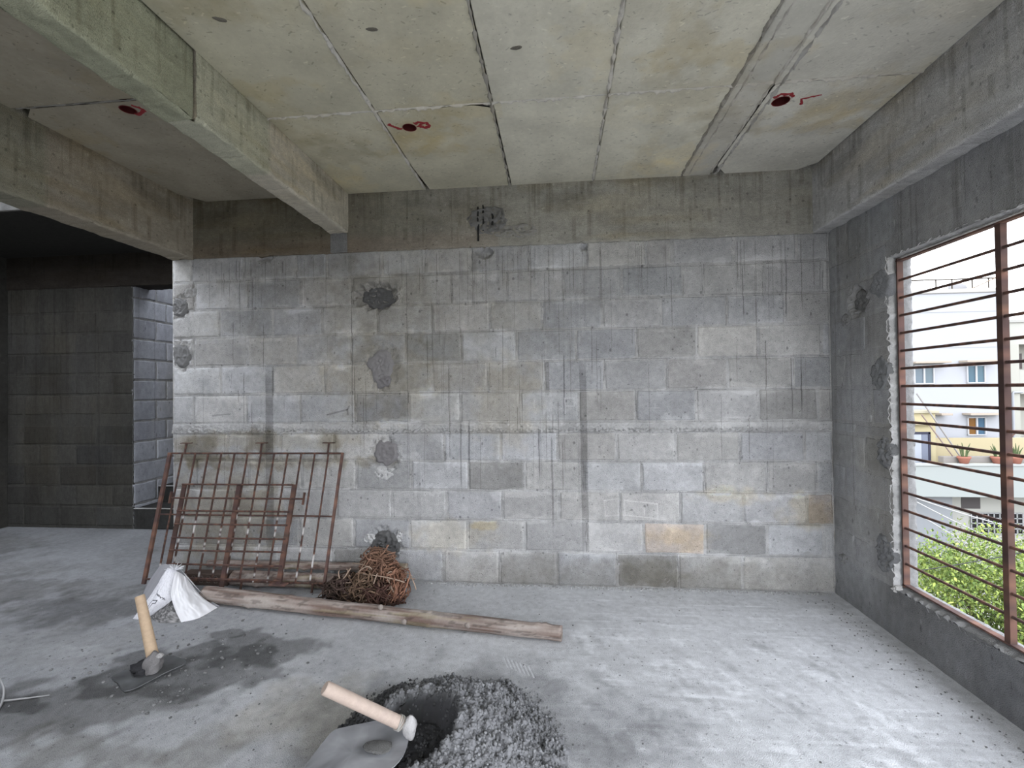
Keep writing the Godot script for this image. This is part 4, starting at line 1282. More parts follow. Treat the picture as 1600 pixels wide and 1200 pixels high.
func sack_print() -> Texture2D:
	var im := Image.create(512, 512, false, Image.FORMAT_RGB8)
	im.fill(Color(0.96, 0.96, 0.97))
	for j in 512:
		for i in 512:
			var k := 0.95 + 0.03 * sin(i * 1.57) * sin(j * 1.57) - 0.10 * clampf(nb.get_noise_2d(i * 1.6, j * 1.6) * 2.0 - 0.3, 0.0, 1.0)
			im.set_pixel(i, j, Color(k, k, k * 1.01))
	var pen := func(a: Vector2, b: Vector2, w: float) -> void:
		var n := int(a.distance_to(b)) + 1
		for k in n + 1:
			var p: Vector2 = a.lerp(b, float(k) / n)
			im.fill_rect(Rect2i(int(p.x - w / 2), int(p.y - w / 2), int(w), int(w)), Color(0.22, 0.22, 0.25))
	# the outlined U of the faded print, laid over on its side, and remains of smaller lettering
	var u := [Vector2(380, 300), Vector2(300, 300), Vector2(292, 470), Vector2(420, 486), Vector2(426, 446), Vector2(338, 436), Vector2(342, 338), Vector2(386, 338), Vector2(380, 300)]
	for k in u.size() - 1:
		pen.call(u[k] + Vector2(-60, 0), u[k + 1] + Vector2(-60, 0), 10.0)
	for k in 26:
		var p := Vector2(230 + k * 8, 210 + k * 3 + rng.randf_range(-14, 14))
		pen.call(p, p + Vector2(rng.randf_range(-10, 14), rng.randf_range(-16, 16)), 7.0)
	im.generate_mipmaps()
	return ImageTexture.create_from_image(im)

func rope_path(c: Vector3, e1: Vector3, e2: Vector3, turns: int, jit: float, sd: float) -> Array:
	var p := []
	var n := turns * 22
	for k in n + 1:
		var a: float = TAU * k / 22.0
		var t := float(k) / n
		var r := 1.0 + 0.28 * na.get_noise_2d(k * 4.0, sd)
		var q := c + (e1 * cos(a) + e2 * sin(a)) * r
		q += Vector3(nb.get_noise_2d(k * 6.0, sd + 11.0), nb.get_noise_2d(k * 6.0, sd + 71.0), nb.get_noise_2d(k * 6.0, sd + 131.0)) * jit
		q.y = maxf(q.y, 0.006)
		p.append(q)
	return p

func build_rope() -> void:
	var t := thing("coir_rope", "tangled heap of brown coir rope against the wall behind the timber pole", "rope", Vector3(-0.95, 0, 0.27))
	var hanks := [
		["hank", Vector3(-0.945, 0.175, 0.2), Vector3(0.10, 0.0, 0.0), Vector3(0.0, 0.065, 0.05), 22, 0.08, Color(0.23, 0.135, 0.095)],
		["hank", Vector3(-0.815, 0.075, 0.285), Vector3(0.02, 0.075, -0.03), Vector3(0.055, 0.0, 0.06), 34, 0.03, Color(0.24, 0.125, 0.085)],
		["hank", Vector3(-0.84, 0.165, 0.25), Vector3(0.055, 0.012, 0.0), Vector3(0.0, 0.01, 0.05), 12, 0.02, Color(0.28, 0.155, 0.105)],
		["hank", Vector3(-1.02, 0.075, 0.27), Vector3(0.095, 0.03, 0.0), Vector3(0.03, 0.06, 0.07), 26, 0.08, Color(0.17, 0.115, 0.08)],
		["hank", Vector3(-1.16, 0.045, 0.29), Vector3(0.085, 0.03, 0.02), Vector3(0.0, 0.04, 0.09), 18, 0.08, Color(0.07, 0.048, 0.04)],
		["hank", Vector3(-0.9, 0.04, 0.33), Vector3(0.12, 0.0, 0.03), Vector3(0.0, 0.03, 0.05), 16, 0.05, Color(0.09, 0.05, 0.04)],
	]
	var k := 0
	for h in hanks:
		var m := MB.new()
		for s in int(h[4]):
			var c: Vector3 = h[1] - t.position + Vector3(rng.randfn(0.0, 0.022), rng.randfn(0.0, 0.016), rng.randfn(0.0, 0.02))
			c.y = maxf(c.y, 0.02)
			var b := Basis.from_euler(Vector3(rng.randfn(0.0, 0.5), rng.randfn(0.0, 0.5), rng.randfn(0.0, 0.5)) * (0.35 if k == 1 or k == 2 else 1.0))
			var col: Color = h[6] * rng.randf_range(0.65, 1.35)
			m.tube(rope_path(c, b * h[1 + 1] * rng.randf_range(0.6, 1.1), b * h[3] * rng.randf_range(0.6, 1.1), 2, h[5], rng.randf() * 900.0), [0.0042], 5, [col, col * 0.8, col * 1.15], false)
		put(h[0], m, M.rope, t)
		k += 1
	# loose ends and pale loops
	for q in 44:
		var m := MB.new()
		var a := Vector3(rng.randf_range(-1.2, -0.78), rng.randf_range(0.04, 0.2), rng.randf_range(0.27, 0.36))
		var e := a + Vector3(rng.randfn(0.0, 0.1), rng.randf_range(-0.16, 0.06), rng.randf_range(0.0, 0.06))
		if q == 0:
			a = Vector3(-0.76, 0.16, 0.24)
			e = Vector3(-0.70, 0.14, 0.26)
		if q == 1:
			a = Vector3(-0.74, 0.12, 0.2)
			e = Vector3(-0.68, 0.05, 0.24)
		var mid := (a + e) / 2.0 + Vector3(rng.randfn(0.0, 0.04), rng.randf_range(0.02, 0.07), 0.03)
		var path := []
		for s in 15:
			var w := s / 14.0
			var p := a.lerp(mid, w).lerp(mid.lerp(e, w), w) - t.position
			p.y = maxf(p.y, 0.006)
			path.append(p)
		var col := Color(0.36, 0.27, 0.21) * rng.randf_range(0.7, 1.3)
		m.tube(path, [0.004], 5, [col, col * 0.85], true)
		put("loose_strand", m, M.rope, t)

func build_hoes() -> void:
	# hoe standing in the damp patch
	var t := thing("mortar_hoe", "mortar hoe with upright wooden handle standing in the damp patch by the sack", "hoe", Vector3(-1.72, 0, 1.15))
	var V := func(x: float, y: float, z: float) -> Vector3: return Vector3(x, y, z) - t.position
	blade(t, [V.call(-1.875, 0.006, 1.19), V.call(-1.80, 0.006, 1.245), V.call(-1.725, 0.006, 1.295), V.call(-1.70, 0.007, 1.297), V.call(-1.675, 0.008, 1.272), V.call(-1.62, 0.022, 1.18), V.call(-1.575, 0.03, 1.11), V.call(-1.64, 0.03, 1.07), V.call(-1.74, 0.02, 1.05)], Color(0.105, 0.108, 0.11))
	handle(t, V.call(-1.722, 0.055, 1.135), V.call(-1.827, 0.345, 1.10), 0.026, 0.021, Color(0.56, 0.42, 0.29))
	var m := MB.new()
	m.lump(V.call(-1.695, 0.045, 1.165), Vector3(0.042, 0.05, 0.04), 12, 18, nb, 0.55, 30.0, Color(0.24, 0.235, 0.235))
	put("socket", m, M.patch, t)
	m = MB.new()
	m.lump(V.call(-1.745, 0.03, 1.17), Vector3(0.05, 0.028, 0.045), 8, 14, nb, 0.7, 34.0, Color(0.05, 0.05, 0.052))
	put("mortar_clod", m, M.patch, t)
	m = MB.new()
	m.lump(V.call(-1.672, 0.088, 1.155), Vector3(0.02, 0.009, 0.018), 6, 10, nb, 0.5, 34.0, Color(0.5, 0.49, 0.48))
	put("collar", m, M.patch, t)
	# hoe lying in the heap
	t = thing("mortar_hoe", "mortar hoe with pale wooden handle resting in the grey mortar heap", "hoe", Vector3(-0.32, 0.0, 1.6))
	var o2 := t.position
	V = func(x: float, y: float, z: float) -> Vector3: return Vector3(x, y, z) - o2
	blade(t, [V.call(-0.59, 0.097, 1.635), V.call(-0.578, 0.10, 1.596), V.call(-0.545, 0.102, 1.575), V.call(-0.40, 0.105, 1.53), V.call(-0.31, 0.10, 1.56), V.call(-0.285, 0.095, 1.64), V.call(-0.30, 0.09, 1.72), V.call(-0.38, 0.085, 1.80), V.call(-0.55, 0.08, 1.90), V.call(-0.60, 0.085, 1.84), V.call(-0.60, 0.09, 1.72)], Color(0.29, 0.295, 0.31))
	handle(t, V.call(-0.318, 0.142, 1.595), V.call(-0.54, 0.342, 1.725), 0.0225, 0.0225, Color(0.52, 0.42, 0.36))
	m = MB.new()
	m.lump(V.call(-0.285, 0.132, 1.60), Vector3(0.026, 0.036, 0.03), 12, 18, nb, 0.4, 30.0, Color(0.55, 0.54, 0.54))
	put("socket", m, M.patch, t)
	for k in 3:
		m = MB.new()
		var d: Vector3 = (V.call(-0.54, 0.342, 1.725) - V.call(-0.318, 0.142, 1.595)).normalized()
		var c: Vector3 = V.call(-0.318, 0.142, 1.595) + d * (0.004 + k * 0.007)
		var e := d.cross(Vector3.UP).normalized()
		var u := e.cross(d)
		var ring := []
		for s in 17:
			ring.append(c + (e * cos(TAU * s / 16.0) + u * sin(TAU * s / 16.0)) * 0.0245 + d * 0.003 * sin(s * 0.9 + k))
		m.tube(ring, [0.0024], 5, [Color(0.40, 0.39, 0.36)], false)
		put("wire_binding", m, M.rust, t)
	m = MB.new()
	m.lump(V.call(-0.375, 0.106, 1.665), Vector3(0.052, 0.009, 0.034), 8, 14, nb, 0.4, 26.0, Color(0.16, 0.16, 0.155))
	put("mortar_clod", m, M.patch, t)

func blade(t: Node3D, p: Array, col: Color) -> void:
	# thin steel plate with the outline p, slightly bowed
	var m := MB.new()
	var c := Vector3.ZERO
	for q in p:
		c += q / p.size()
	var N := p.size() * 4
	var rim := []
	for k in N:
		var s := k / 4
		rim.append(p[s].cubic_interpolate(p[(s + 1) % p.size()], p[(s + p.size() - 1) % p.size()], p[(s + 2) % p.size()], (k % 4) / 4.0))
	for side in [1.0, -1.0]:
		m.grid(N, 6, func(i, j):
			var q: Vector3 = c.lerp(rim[i % N], 1.0 - j / 6.0)
			return q + Vector3(0, side * 0.0018 + 0.0015 * nb.get_noise_2d(q.x * 700.0, q.z * 700.0), 0), func(_i, _j): return [Vector2.ZERO, Vector2.ZERO], func(i, j):
				var q: Vector3 = c.lerp(rim[i % N], 1.0 - j / 6.0)
				return col * (1.0 + 0.5 * nb.get_noise_2d(q.x * 300.0, q.z * 300.0)), false)
	m.grid(N, 1, func(i, j): return rim[i % N] + Vector3(0, 0.0018 - j * 0.0036, 0), func(_i, _j): return [Vector2.ZERO, Vector2.ZERO], func(_i, _j): return col * 1.4)
	put("blade", m, M.steel, t)

func handle(t: Node3D, a: Vector3, b: Vector3, r0: float, r1: float, col: Color) -> void:
	var m := MB.new()
	var path := []
	var rad := []
	var cols := []
	for k in 25:
		var w := k / 24.0
		path.append(a.lerp(b, w))
		rad.append(lerpf(r0, r1, w) * (1.0 + 0.02 * na.get_noise_2d(k * 20.0, 3.0)))
		cols.append(col * (0.93 + 0.14 * absf(na.get_noise_2d(k * 30.0, r0 * 9000.0))) * (0.55 if k == 0 else 1.0))
	path.append(b + (b - a).normalized() * 0.004)
	rad.append(r1 * 0.85)
	cols.append(col * 0.9)
	m.tube(path, rad, 20, cols)
	put("handle", m, M.handle, t)

func heap_y(x: float, z: float) -> float:
	var q := Vector2((x + 0.19) / 0.44, (z - 1.5) / 0.40)
	var r := q.length() + 0.16 * na.get_noise_2d(x * 170.0, z * 170.0)
	var h := 0.15 * smoothstep(1.05, 0.15, r) + 0.02 * smoothstep(1.12, 0.9, r)
	# dug hollow with the trough the hoe lies in
	var c := Vector2((x + 0.27) / 0.15, (z - 1.55) / 0.17).length()
	h = lerpf(h, 0.05, smoothstep(1.15, 0.6, c))
	var d := Geometry2D.get_closest_point_to_segment(Vector2(x, z), Vector2(-0.36, 1.6), Vector2(-0.62, 1.85)).distance_to(Vector2(x, z))
	h = minf(h, lerpf(0.06, 0.3, smoothstep(0.12, 0.24, d)))
	var rough := smoothstep(0.0, 0.03, h) * (0.35 if c < 0.95 else 1.0)
	h += rough * (0.016 * nb.get_noise_2d(x * 1100.0, z * 1100.0) + 0.006 * nb.get_noise_2d(x * 2600.0, z * 2600.0) + 0.018 * na.get_noise_2d(x * 700.0, z * 700.0))
	return h - 0.008 * smoothstep(0.98, 1.15, r) - 0.002

func build_heap() -> void:
	var t := thing("mortar_heap", "crumbly dark grey mortar heap on the floor with a hollow dug in it", "mortar heap", Vector3(-0.19, 0, 1.5))
	var m := MB.new()
	m.grid(230, 200, func(i, j):
		var x := lerpf(-0.75, 0.36, i / 230.0)
		var z := lerpf(1.99, 1.02, j / 200.0)
		return Vector3(x, heap_y(x, z), z) - t.position, func(_i, _j): return [Vector2.ZERO, Vector2.ZERO], func(i, j):
			var x := lerpf(-0.75, 0.36, i / 230.0)
			var z := lerpf(1.99, 1.02, j / 200.0)
			var wet_shade := smoothstep(-0.28, -0.55, x) * 0.6 + smoothstep(0.98, 0.8, Vector2((x + 0.27) / 0.17, (z - 1.55) / 0.19).length()) * 0.9  # dark mortar on the left, plus shade painted into the hollow
			return g3(lerpf(0.29, 0.045, clampf(wet_shade, 0.0, 1.0)), -0.03))
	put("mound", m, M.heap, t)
	var pb := MB.new()
	pb.lump(Vector3.ZERO, Vector3(1, 0.9, 1), 5, 7, nb, 0.8, 40.0, Color.WHITE)
	var where := []
	var cols := []
	for k in 15000:
		var x := rng.randf_range(-0.62, 0.28)
		var z := rng.randf_range(1.08, 1.92)
		var y := heap_y(x, z)
		if Vector2((x + 0.19) / 0.44, (z - 1.5) / 0.40).length() > 1.0 + absf(rng.randfn(0.0, 0.09)) or (y < 0.012 and rng.randf() < 0.7):
			continue
		if Vector2((x + 0.27) / 0.15, (z - 1.55) / 0.17).length() < 0.95 and rng.randf() < 0.85:
			continue
		var s := 0.002 + 0.0055 * pow(rng.randf(), 2.2)
		where.append(Transform3D(Basis.from_euler(Vector3(rng.randf() * 6, rng.randf() * 6, 0)).scaled(Vector3(s, s, s)), Vector3(x, maxf(y, 0.0) + s * 0.4, z) - t.position))
		cols.append(g3(rng.randf_range(0.19, 0.38) * (0.4 if x < -0.42 or Vector2((x + 0.27) / 0.17, (z - 1.55) / 0.19).length() < 0.9 else 1.0), -0.03))  # crumbs in the hollow darkened for its shade too
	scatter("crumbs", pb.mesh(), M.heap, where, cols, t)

func build_wire() -> void:
	var m := MB.new()
	var path := []
	for q in [[-2.42, 0.01, 1.25], [-2.37, 0.035, 1.29], [-2.27, 0.03, 1.345], [-2.20, 0.012, 1.40], [-2.14, 0.006, 1.47], [-2.10, 0.006, 1.56], [-2.13, 0.006, 1.66]]:
		path.append(Vector3(q[0], q[1], q[2]))
	var fine := []
	for k in path.size() - 1:
		for s in 6:
			fine.append(path[k].cubic_interpolate(path[k + 1], path[maxi(k - 1, 0)], path[mini(k + 2, path.size() - 1)], s / 6.0))
	m.tube(fine, [0.0045], 6, [Color(0.40, 0.40, 0.40)])
	var t := thing("cord_loop", "loop of pale cord lying on the floor at the left edge", "cord", Vector3(-2.2, 0, 1.4))
	put("cord", m, M.steel, t).position = -t.position
	m = MB.new()
	m.tube([Vector3(-2.19, 0.008, 1.405), Vector3(-2.1, 0.006, 1.375), Vector3(-2.03, 0.006, 1.35)], [0.004, 0.0035, 0.002], 6, [Color(0.36, 0.36, 0.36)])
	put("loose_end", m, M.steel, t).position = -t.position

# ---------------------------------------------------------------- the street outside
func pane_window(parent: Node3D, at: Vector3, w: float, h: float, left: Color, right: Color, frame_col: Color) -> void:
	# window on a wall facing +z: frame, two panes
	var o := Node3D.new()
	o.name = "window" if not parent.has_node("window") else "window_%03d" % count_named(parent, "window")
	parent.add_child(o, true)
	o.position = at
	var m := MB.new()
	var e := 0.06
	for q in [[Vector3(0, h / 2, 0), Vector3(w + e, e, 0.1)], [Vector3(0, -h / 2, 0), Vector3(w + e, e, 0.1)], [Vector3(-w / 2, 0, 0), Vector3(e, h, 0.1)], [Vector3(w / 2, 0, 0), Vector3(e, h, 0.1)], [Vector3(0, 0, 0.01), Vector3(e * 1.3, h, 0.1)]]:
		m.box(Transform3D(Basis(), q[0]), q[1], 0.006, frame_col)
	put("frame", m, M.plain, o)
	boxed("pane", Vector3(-w / 2, -h / 2, -0.01), Vector3(0, h / 2, 0.0), M.pane, o, 0.0, left)
	boxed("pane", Vector3(0, -h / 2, -0.02), Vector3(w / 2, h / 2, -0.008), M.pane, o, 0.0, right)

func grid_window(parent: Node3D, lo: Vector3, hi: Vector3, nx: int, ny: int, bar_col: Color) -> void:
	var o := Node3D.new()
	o.name = "barred_window" if not parent.has_node("barred_window") else "barred_window_%03d" % count_named(parent, "barred_window")
	parent.add_child(o, true)
	boxed("opening", Vector3(lo.x, lo.y, lo.z - 0.02), Vector3(hi.x, hi.y, lo.z), M.pane, o, 0.0, Color(0.05, 0.05, 0.055))
	var m := MB.new()
	for i in nx + 1:
		m.box(Transform3D(Basis(), Vector3(lerpf(lo.x, hi.x, float(i) / nx), (lo.y + hi.y) / 2, lo.z + 0.03)), Vector3(0.045, hi.y - lo.y, 0.04), 0.0, bar_col)
	for j in ny + 1:
		m.box(Transform3D(Basis(), Vector3((lo.x + hi.x) / 2, lerpf(lo.y, hi.y, float(j) / ny), lo.z + 0.03)), Vector3(hi.x - lo.x, 0.045, 0.04), 0.0, bar_col)
	put("bars", m, M.plain, o)

func build_outside() -> void:
	var t := thing("ground", "yard and street ground far below the window", "ground", Vector3.ZERO, "", "structure")
	boxed("yard", Vector3(-70, -8.2, -60), Vector3(80, -8.0, 60), M.plain, t, 0.0, Color(0.62, 0.61, 0.56))
	# tall white building
	t = thing("white_building", "tall white building with blue-paned windows behind the balcony house", "building", Vector3(19.0, -8.0, -24.0))
	var o := t.position
	boxed("wall", Vector3(11.0, -8.0, -32.0) - o, Vector3(23.7, 6.25, -24.0) - o, M.plain, t, 0.0, Color(0.68, 0.695, 0.74))
	boxed("parapet", Vector3(10.95, 6.2, -32.0) - o, Vector3(23.75, 6.42, -23.93) - o, M.plain, t, 0.02, Color(0.70, 0.68, 0.64))
	boxed("plaster_line", Vector3(11.0, 5.2, -24.0) - o, Vector3(23.7, 5.23, -23.98) - o, M.plain, t, 0.0, Color(0.70, 0.71, 0.74))
	boxed("plaster_line", Vector3(11.0, 3.3, -24.0) - o, Vector3(23.7, 3.33, -23.98) - o, M.plain, t, 0.0, Color(0.70, 0.71, 0.74))
	for q in [[11.2, 6.98, 23.6, 0.035]]:
		boxed("roof_rail", Vector3(q[0], q[1] - q[3], -24.2) - o, Vector3(q[2], q[1] + q[3], -24.16) - o, M.plain, t, 0.0, Color(0.12, 0.10, 0.08))
	for x in [13.0, 15.0, 17.0, 19.0, 20.6, 21.4, 22.4, 23.2]:
		boxed("rail_post", Vector3(x - 0.025, 6.4, -24.2) - o, Vector3(x + 0.025, 7.0, -24.16) - o, M.plain, t, 0.0, Color(0.12, 0.10, 0.08))
	var bm := MB.new()
	bm.tube([Vector3(22.3, 6.42, -24.1) - o, Vector3(23.5, 6.98, -24.1) - o], [0.03], 6, [Color(0.35, 0.25, 0.17)])
	put("roof_brace", bm, M.plain, t)
	bm = MB.new()
	bm.lump(Vector3(22.0, 6.6, -24.6) - o, Vector3(0.5, 0.25, 0.1), 6, 12, nb, 0.05, 3.0, Color(0.6, 0.6, 0.62))
	put("roof_dish", bm, M.plain, t)
	var fc := Color(0.82, 0.83, 0.86)
	pane_window(t, Vector3(19.75, 1.89, -23.97) - o, 0.95, 0.98, Color(0.36, 0.50, 0.62), Color(0.33, 0.48, 0.58), fc)
	pane_window(t, Vector3(22.3, 1.87, -23.97) - o, 0.85, 0.92, Color(0.17, 0.36, 0.50), Color(0.20, 0.40, 0.53), fc)
	pane_window(t, Vector3(22.27, -0.88, -23.97) - o, 0.85, 0.92, Color(0.50, 0.26, 0.08), Color(0.16, 0.34, 0.55), fc)
	pane_window(t, Vector3(17.2, 1.89, -23.97) - o, 0.95, 0.98, Color(0.36, 0.50, 0.62), Color(0.33, 0.48, 0.58), fc)
	for q in [[19.0, 20.75, 2.53], [21.5, 23.05, 2.55], [21.6, 23.3, -0.22], [20.2, 20.75, -0.22]]:
		boxed("sunshade", Vector3(q[0], q[2] - 0.06, -24.0) - o, Vector3(q[1], q[2] + 0.05, -23.45) - o, M.plain, t, 0.01, Color(0.70, 0.60, 0.50))
	# balcony house in front: yellow upper room, long white parapet, grey lower storey
	t = thing("balcony_house", "low cream house with a long white balcony parapet below the white building", "house", Vector3(18.0, -8.0, -22.0))
	o = t.position
	boxed("upper_room", Vector3(12.0, -3.2, -23.9) - o, Vector3(19.55, -0.1, -23.0) - o, M.plain, t, 0.0, Color(0.80, 0.70, 0.43))
	boxed("roof_edge", Vector3(11.9, -0.12, -23.95) - o, Vector3(19.65, 0.03, -22.85) - o, M.plain, t, 0.02, Color(0.72, 0.66, 0.5))
	boxed("door_hood", Vector3(16.0, -0.72, -23.0) - o, Vector3(19.3, -0.62, -22.75) - o, M.plain, t, 0.01, Color(0.72, 0.63, 0.42))
	boxed("low_wall", Vector3(19.55, -3.2, -23.6) - o, Vector3(27.0, -1.45, -23.3) - o, M.plain, t, 0.0, Color(0.78, 0.67, 0.42))
	boxed("door_leaf", Vector3(18.3, -3.2, -23.0) - o, Vector3(18.85, -1.2, -22.96) - o, M.plain, t, 0.01, Color(0.66, 0.70, 0.78))
	boxed("door_leaf", Vector3(18.85, -3.2, -23.0) - o, Vector3(19.15, -1.2, -22.95) - o, M.plain, t, 0.01, Color(0.32, 0.35, 0.44))
	boxed("door_frame", Vector3(19.15, -3.2, -23.0) - o, Vector3(19.27, -1.1, -22.93) - o, M.plain, t, 0.01, Color(0.08, 0.08, 0.12))
	boxed("door_frame", Vector3(18.2, -1.2, -23.0) - o, Vector3(19.27, -1.08, -22.93) - o, M.plain, t, 0.01, Color(0.08, 0.08, 0.12))
	boxed("balcony_floor", Vector3(10.0, -4.0, -24.0) - o, Vector3(27.0, -3.6, -21.15) - o, M.plain, t, 0.0, Color(0.6, 0.6, 0.56))
	boxed("balcony_parapet", Vector3(10.0, -3.98, -21.15) - o, Vector3(27.0, -2.5, -21.0) - o, M.plain, t, 0.01, Color(0.52, 0.56, 0.54))
	boxed("coping", Vector3(10.0, -2.52, -21.2) - o, Vector3(27.0, -2.40, -20.95) - o, M.plain, t, 0.02, Color(0.60, 0.62, 0.60))
	boxed("planter_ledge", Vector3(18.6, -2.40, -21.6) - o, Vector3(27.0, -2.12, -21.25) - o, M.plain, t, 0.01, Color(0.42, 0.39, 0.36))
	boxed("lower_wall", Vector3(10.0, -8.0, -23.4) - o, Vector3(27.0, -4.0, -22.0) - o, M.plain, t, 0.0, Color(0.60, 0.60, 0.55))
	boxed("grey_bay", Vector3(12.0, -8.0, -22.0) - o, Vector3(19.2, -4.0, -21.6) - o, M.plain, t, 0.0, Color(0.40, 0.42, 0.44))
	boxed("vent_opening", Vector3(19.9, -4.75, -22.02) - o, Vector3(20.75, -4.05, -21.98) - o, M.plain, t, 0.0, Color(0.13, 0.12, 0.12))
	grid_window(t, Vector3(20.3, -5.95, -21.98) - o, Vector3(22.6, -4.95, -21.98) - o, 9, 4, Color(0.55, 0.56, 0.56))
	grid_window(t, Vector3(23.2, -7.3, -21.98) - o, Vector3(24.6, -4.9, -21.98) - o, 8, 11, Color(0.28, 0.28, 0.30))
	# cream building to the right
	t = thing("cream_building", "cream building with recessed balconies at the right edge of the window view", "building", Vector3(27.0, -8.0, -26.0))
	o = t.position
	boxed("wall", Vector3(25.3, 3.55, -32.0) - o, Vector3(36.0, 4.8, -26.0) - o, M.plain, t, 0.0, Color(0.74, 0.73, 0.66))
	boxed("wall", Vector3(25.3, -8.0, -32.0) - o, Vector3(26.2, 3.55, -26.0) - o, M.plain, t, 0.0, Color(0.72, 0.71, 0.63))
	boxed("wall", Vector3(26.2, -8.0, -32.0) - o, Vector3(36.0, 3.55, -27.2) - o, M.plain, t, 0.0, Color(0.66, 0.65, 0.58))
	boxed("balcony", Vector3(26.2, 0.75, -27.2) - o, Vector3(36.0, 2.1, -26.0) - o, M.plain, t, 0.01, Color(0.72, 0.71, 0.64))
	boxed("balcony_slab", Vector3(26.2, -2.0, -27.2) - o, Vector3(36.0, -1.75, -26.0) - o, M.plain, t, 0.01, Color(0.72, 0.71, 0.64))
	boxed("dark_window", Vector3(26.3, 2.2, -27.22) - o, Vector3(27.4, 3.1, -27.18) - o, M.pane, t, 0.0, Color(0.16, 0.12, 0.12))
	boxed("coping", Vector3(25.25, 4.78, -32.0) - o, Vector3(36.0, 4.95, -25.92) - o, M.plain, t, 0.02, Color(0.66, 0.65, 0.6))
	var pm := MB.new()
	pm.tube([Vector3(25.75, -3.4, -25.92) - o, Vector3(25.75, 0.75, -25.92) - o, Vector3(25.8, 0.85, -25.92) - o, Vector3(26.25, 0.86, -25.92) - o], [0.06], 8, [Color(0.66, 0.68, 0.72)])
	put("drain_pipe", pm, M.plain, t)
	# flower pots and the rusty bracket on the parapet
	for q in [[19.1, "terracotta flower pot on the balcony ledge left of the window post"], [20.55, "terracotta flower pot on the balcony ledge half hidden by the window post"], [21.35, "wide terracotta planter on the balcony ledge right of the window post"]]:
		t = thing("flower_pot", q[1], "flower pot", Vector3(q[0] + 0.25, -2.4, -21.07), "pots on the balcony ledge")
		var prof := [Vector2(0.0, 0.0), Vector2(0.17, 0.0), Vector2(0.24, 0.2), Vector2(0.28, 0.22), Vector2(0.28, 0.3), Vector2(0.22, 0.3), Vector2(0.2, 0.26), Vector2(0.0, 0.25)]
		pm = MB.new()
		pm.grid(20, 7, func(i, j):
			var a: float = TAU * (i % 20) / 20.0
			return Vector3(cos(a) * prof[j].x, prof[j].y * 1.1, sin(a) * prof[j].x * 0.8), func(_i, _j): return [Vector2.ZERO, Vector2.ZERO], func(_i, j): return Color(0.52, 0.22, 0.16) if j < 6 else Color(0.1, 0.07, 0.05), true)
		put("pot", pm, M.plain, t)
		pm = MB.new()
		for k in 9:
			var a := rng.randf() * TAU
			var hgt := rng.randf_range(0.35, 0.75)
			pm.tube([Vector3(cos(a) * 0.08, 0.25, sin(a) * 0.08), Vector3(cos(a) * 0.14, 0.25 + hgt * 0.6, sin(a) * 0.12), Vector3(cos(a) * 0.26, 0.25 + hgt, sin(a) * 0.2)], [0.02, 0.03, 0.008], 5, [Color(0.16, 0.22, 0.1)])
		put("stems", pm, M.plain, t)
	t = thing("iron_bracket", "small rusty iron stand on the balcony ledge right of the window post", "stand", Vector3(21.55, -2.12, -21.5))
	boxed("upright", Vector3(-0.06, 0.0, -0.04), Vector3(0.06, 1.2, 0.04), M.plain, t, 0.01, Color(0.25, 0.15, 0.12))
	boxed("arm", Vector3(-0.3, 1.15, -0.05), Vector3(0.75, 1.25, 0.05), M.plain, t, 0.01, Color(0.28, 0.18, 0.15))
	pm = MB.new()
	pm.tube([Vector3(0.0, 0.65, 0), Vector3(0.45, 1.15, 0)], [0.035], 6, [Color(0.25, 0.15, 0.12)])
	put("brace", pm, M.plain, t)
	# leaning poles on the white building's terrace, and cables
	var lines := [[Vector3(18.55, 0.9, -22.8), Vector3(21.1, -3.58, -22.5), 0.035, Color(0.5, 0.47, 0.45), "bamboo_pole", "thin pale pole leaning across the white wall above the balcony", "pole"],
		[Vector3(17.9, -0.1, -21.6), Vector3(20.07, -3.58, -21.35), 0.03, Color(0.42, 0.32, 0.28), "bamboo_pole", "thin reddish pole leaning beside the yellow room", "pole"],
		[Vector3(10.6, -1.98, -12), Vector3(13.6, -3.5, -12), 0.02, Color(0.7, 0.7, 0.7), "cable", "upper pale cable sloping across the lower storey", "cable"],
		[Vector3(10.6, -1.9, -12.5), Vector3(13.9, -3.0, -12.5), 0.02, Color(0.7, 0.7, 0.7), "cable", "pale cable sloping past the barred window", "cable"],
		[Vector3(10.2, -2.0, -12), Vector3(13.2, -3.9, -12), 0.02, Color(0.7, 0.7, 0.7), "cable", "lowest pale cable sloping into the tree", "cable"],
		[Vector3(5.5, -1.75, -5), Vector3(9.0, -0.95, -5), 0.008, Color(0.08, 0.08, 0.08), "cable", "dark thin cable rising to the right before the tree", "cable"]]
	for q in lines:
		pm = MB.new()
		var path := []
		for k in 13:
			var w := k / 12.0
			path.append(q[0].lerp(q[1], w) + Vector3.DOWN * (0.25 if q[4] == "cable" else 0.0) * w * (1.0 - w))
		pm.tube(path, [q[2]], 6, [q[3]])
		tag(put(q[4], pm, M.plain, self), q[5], q[6])

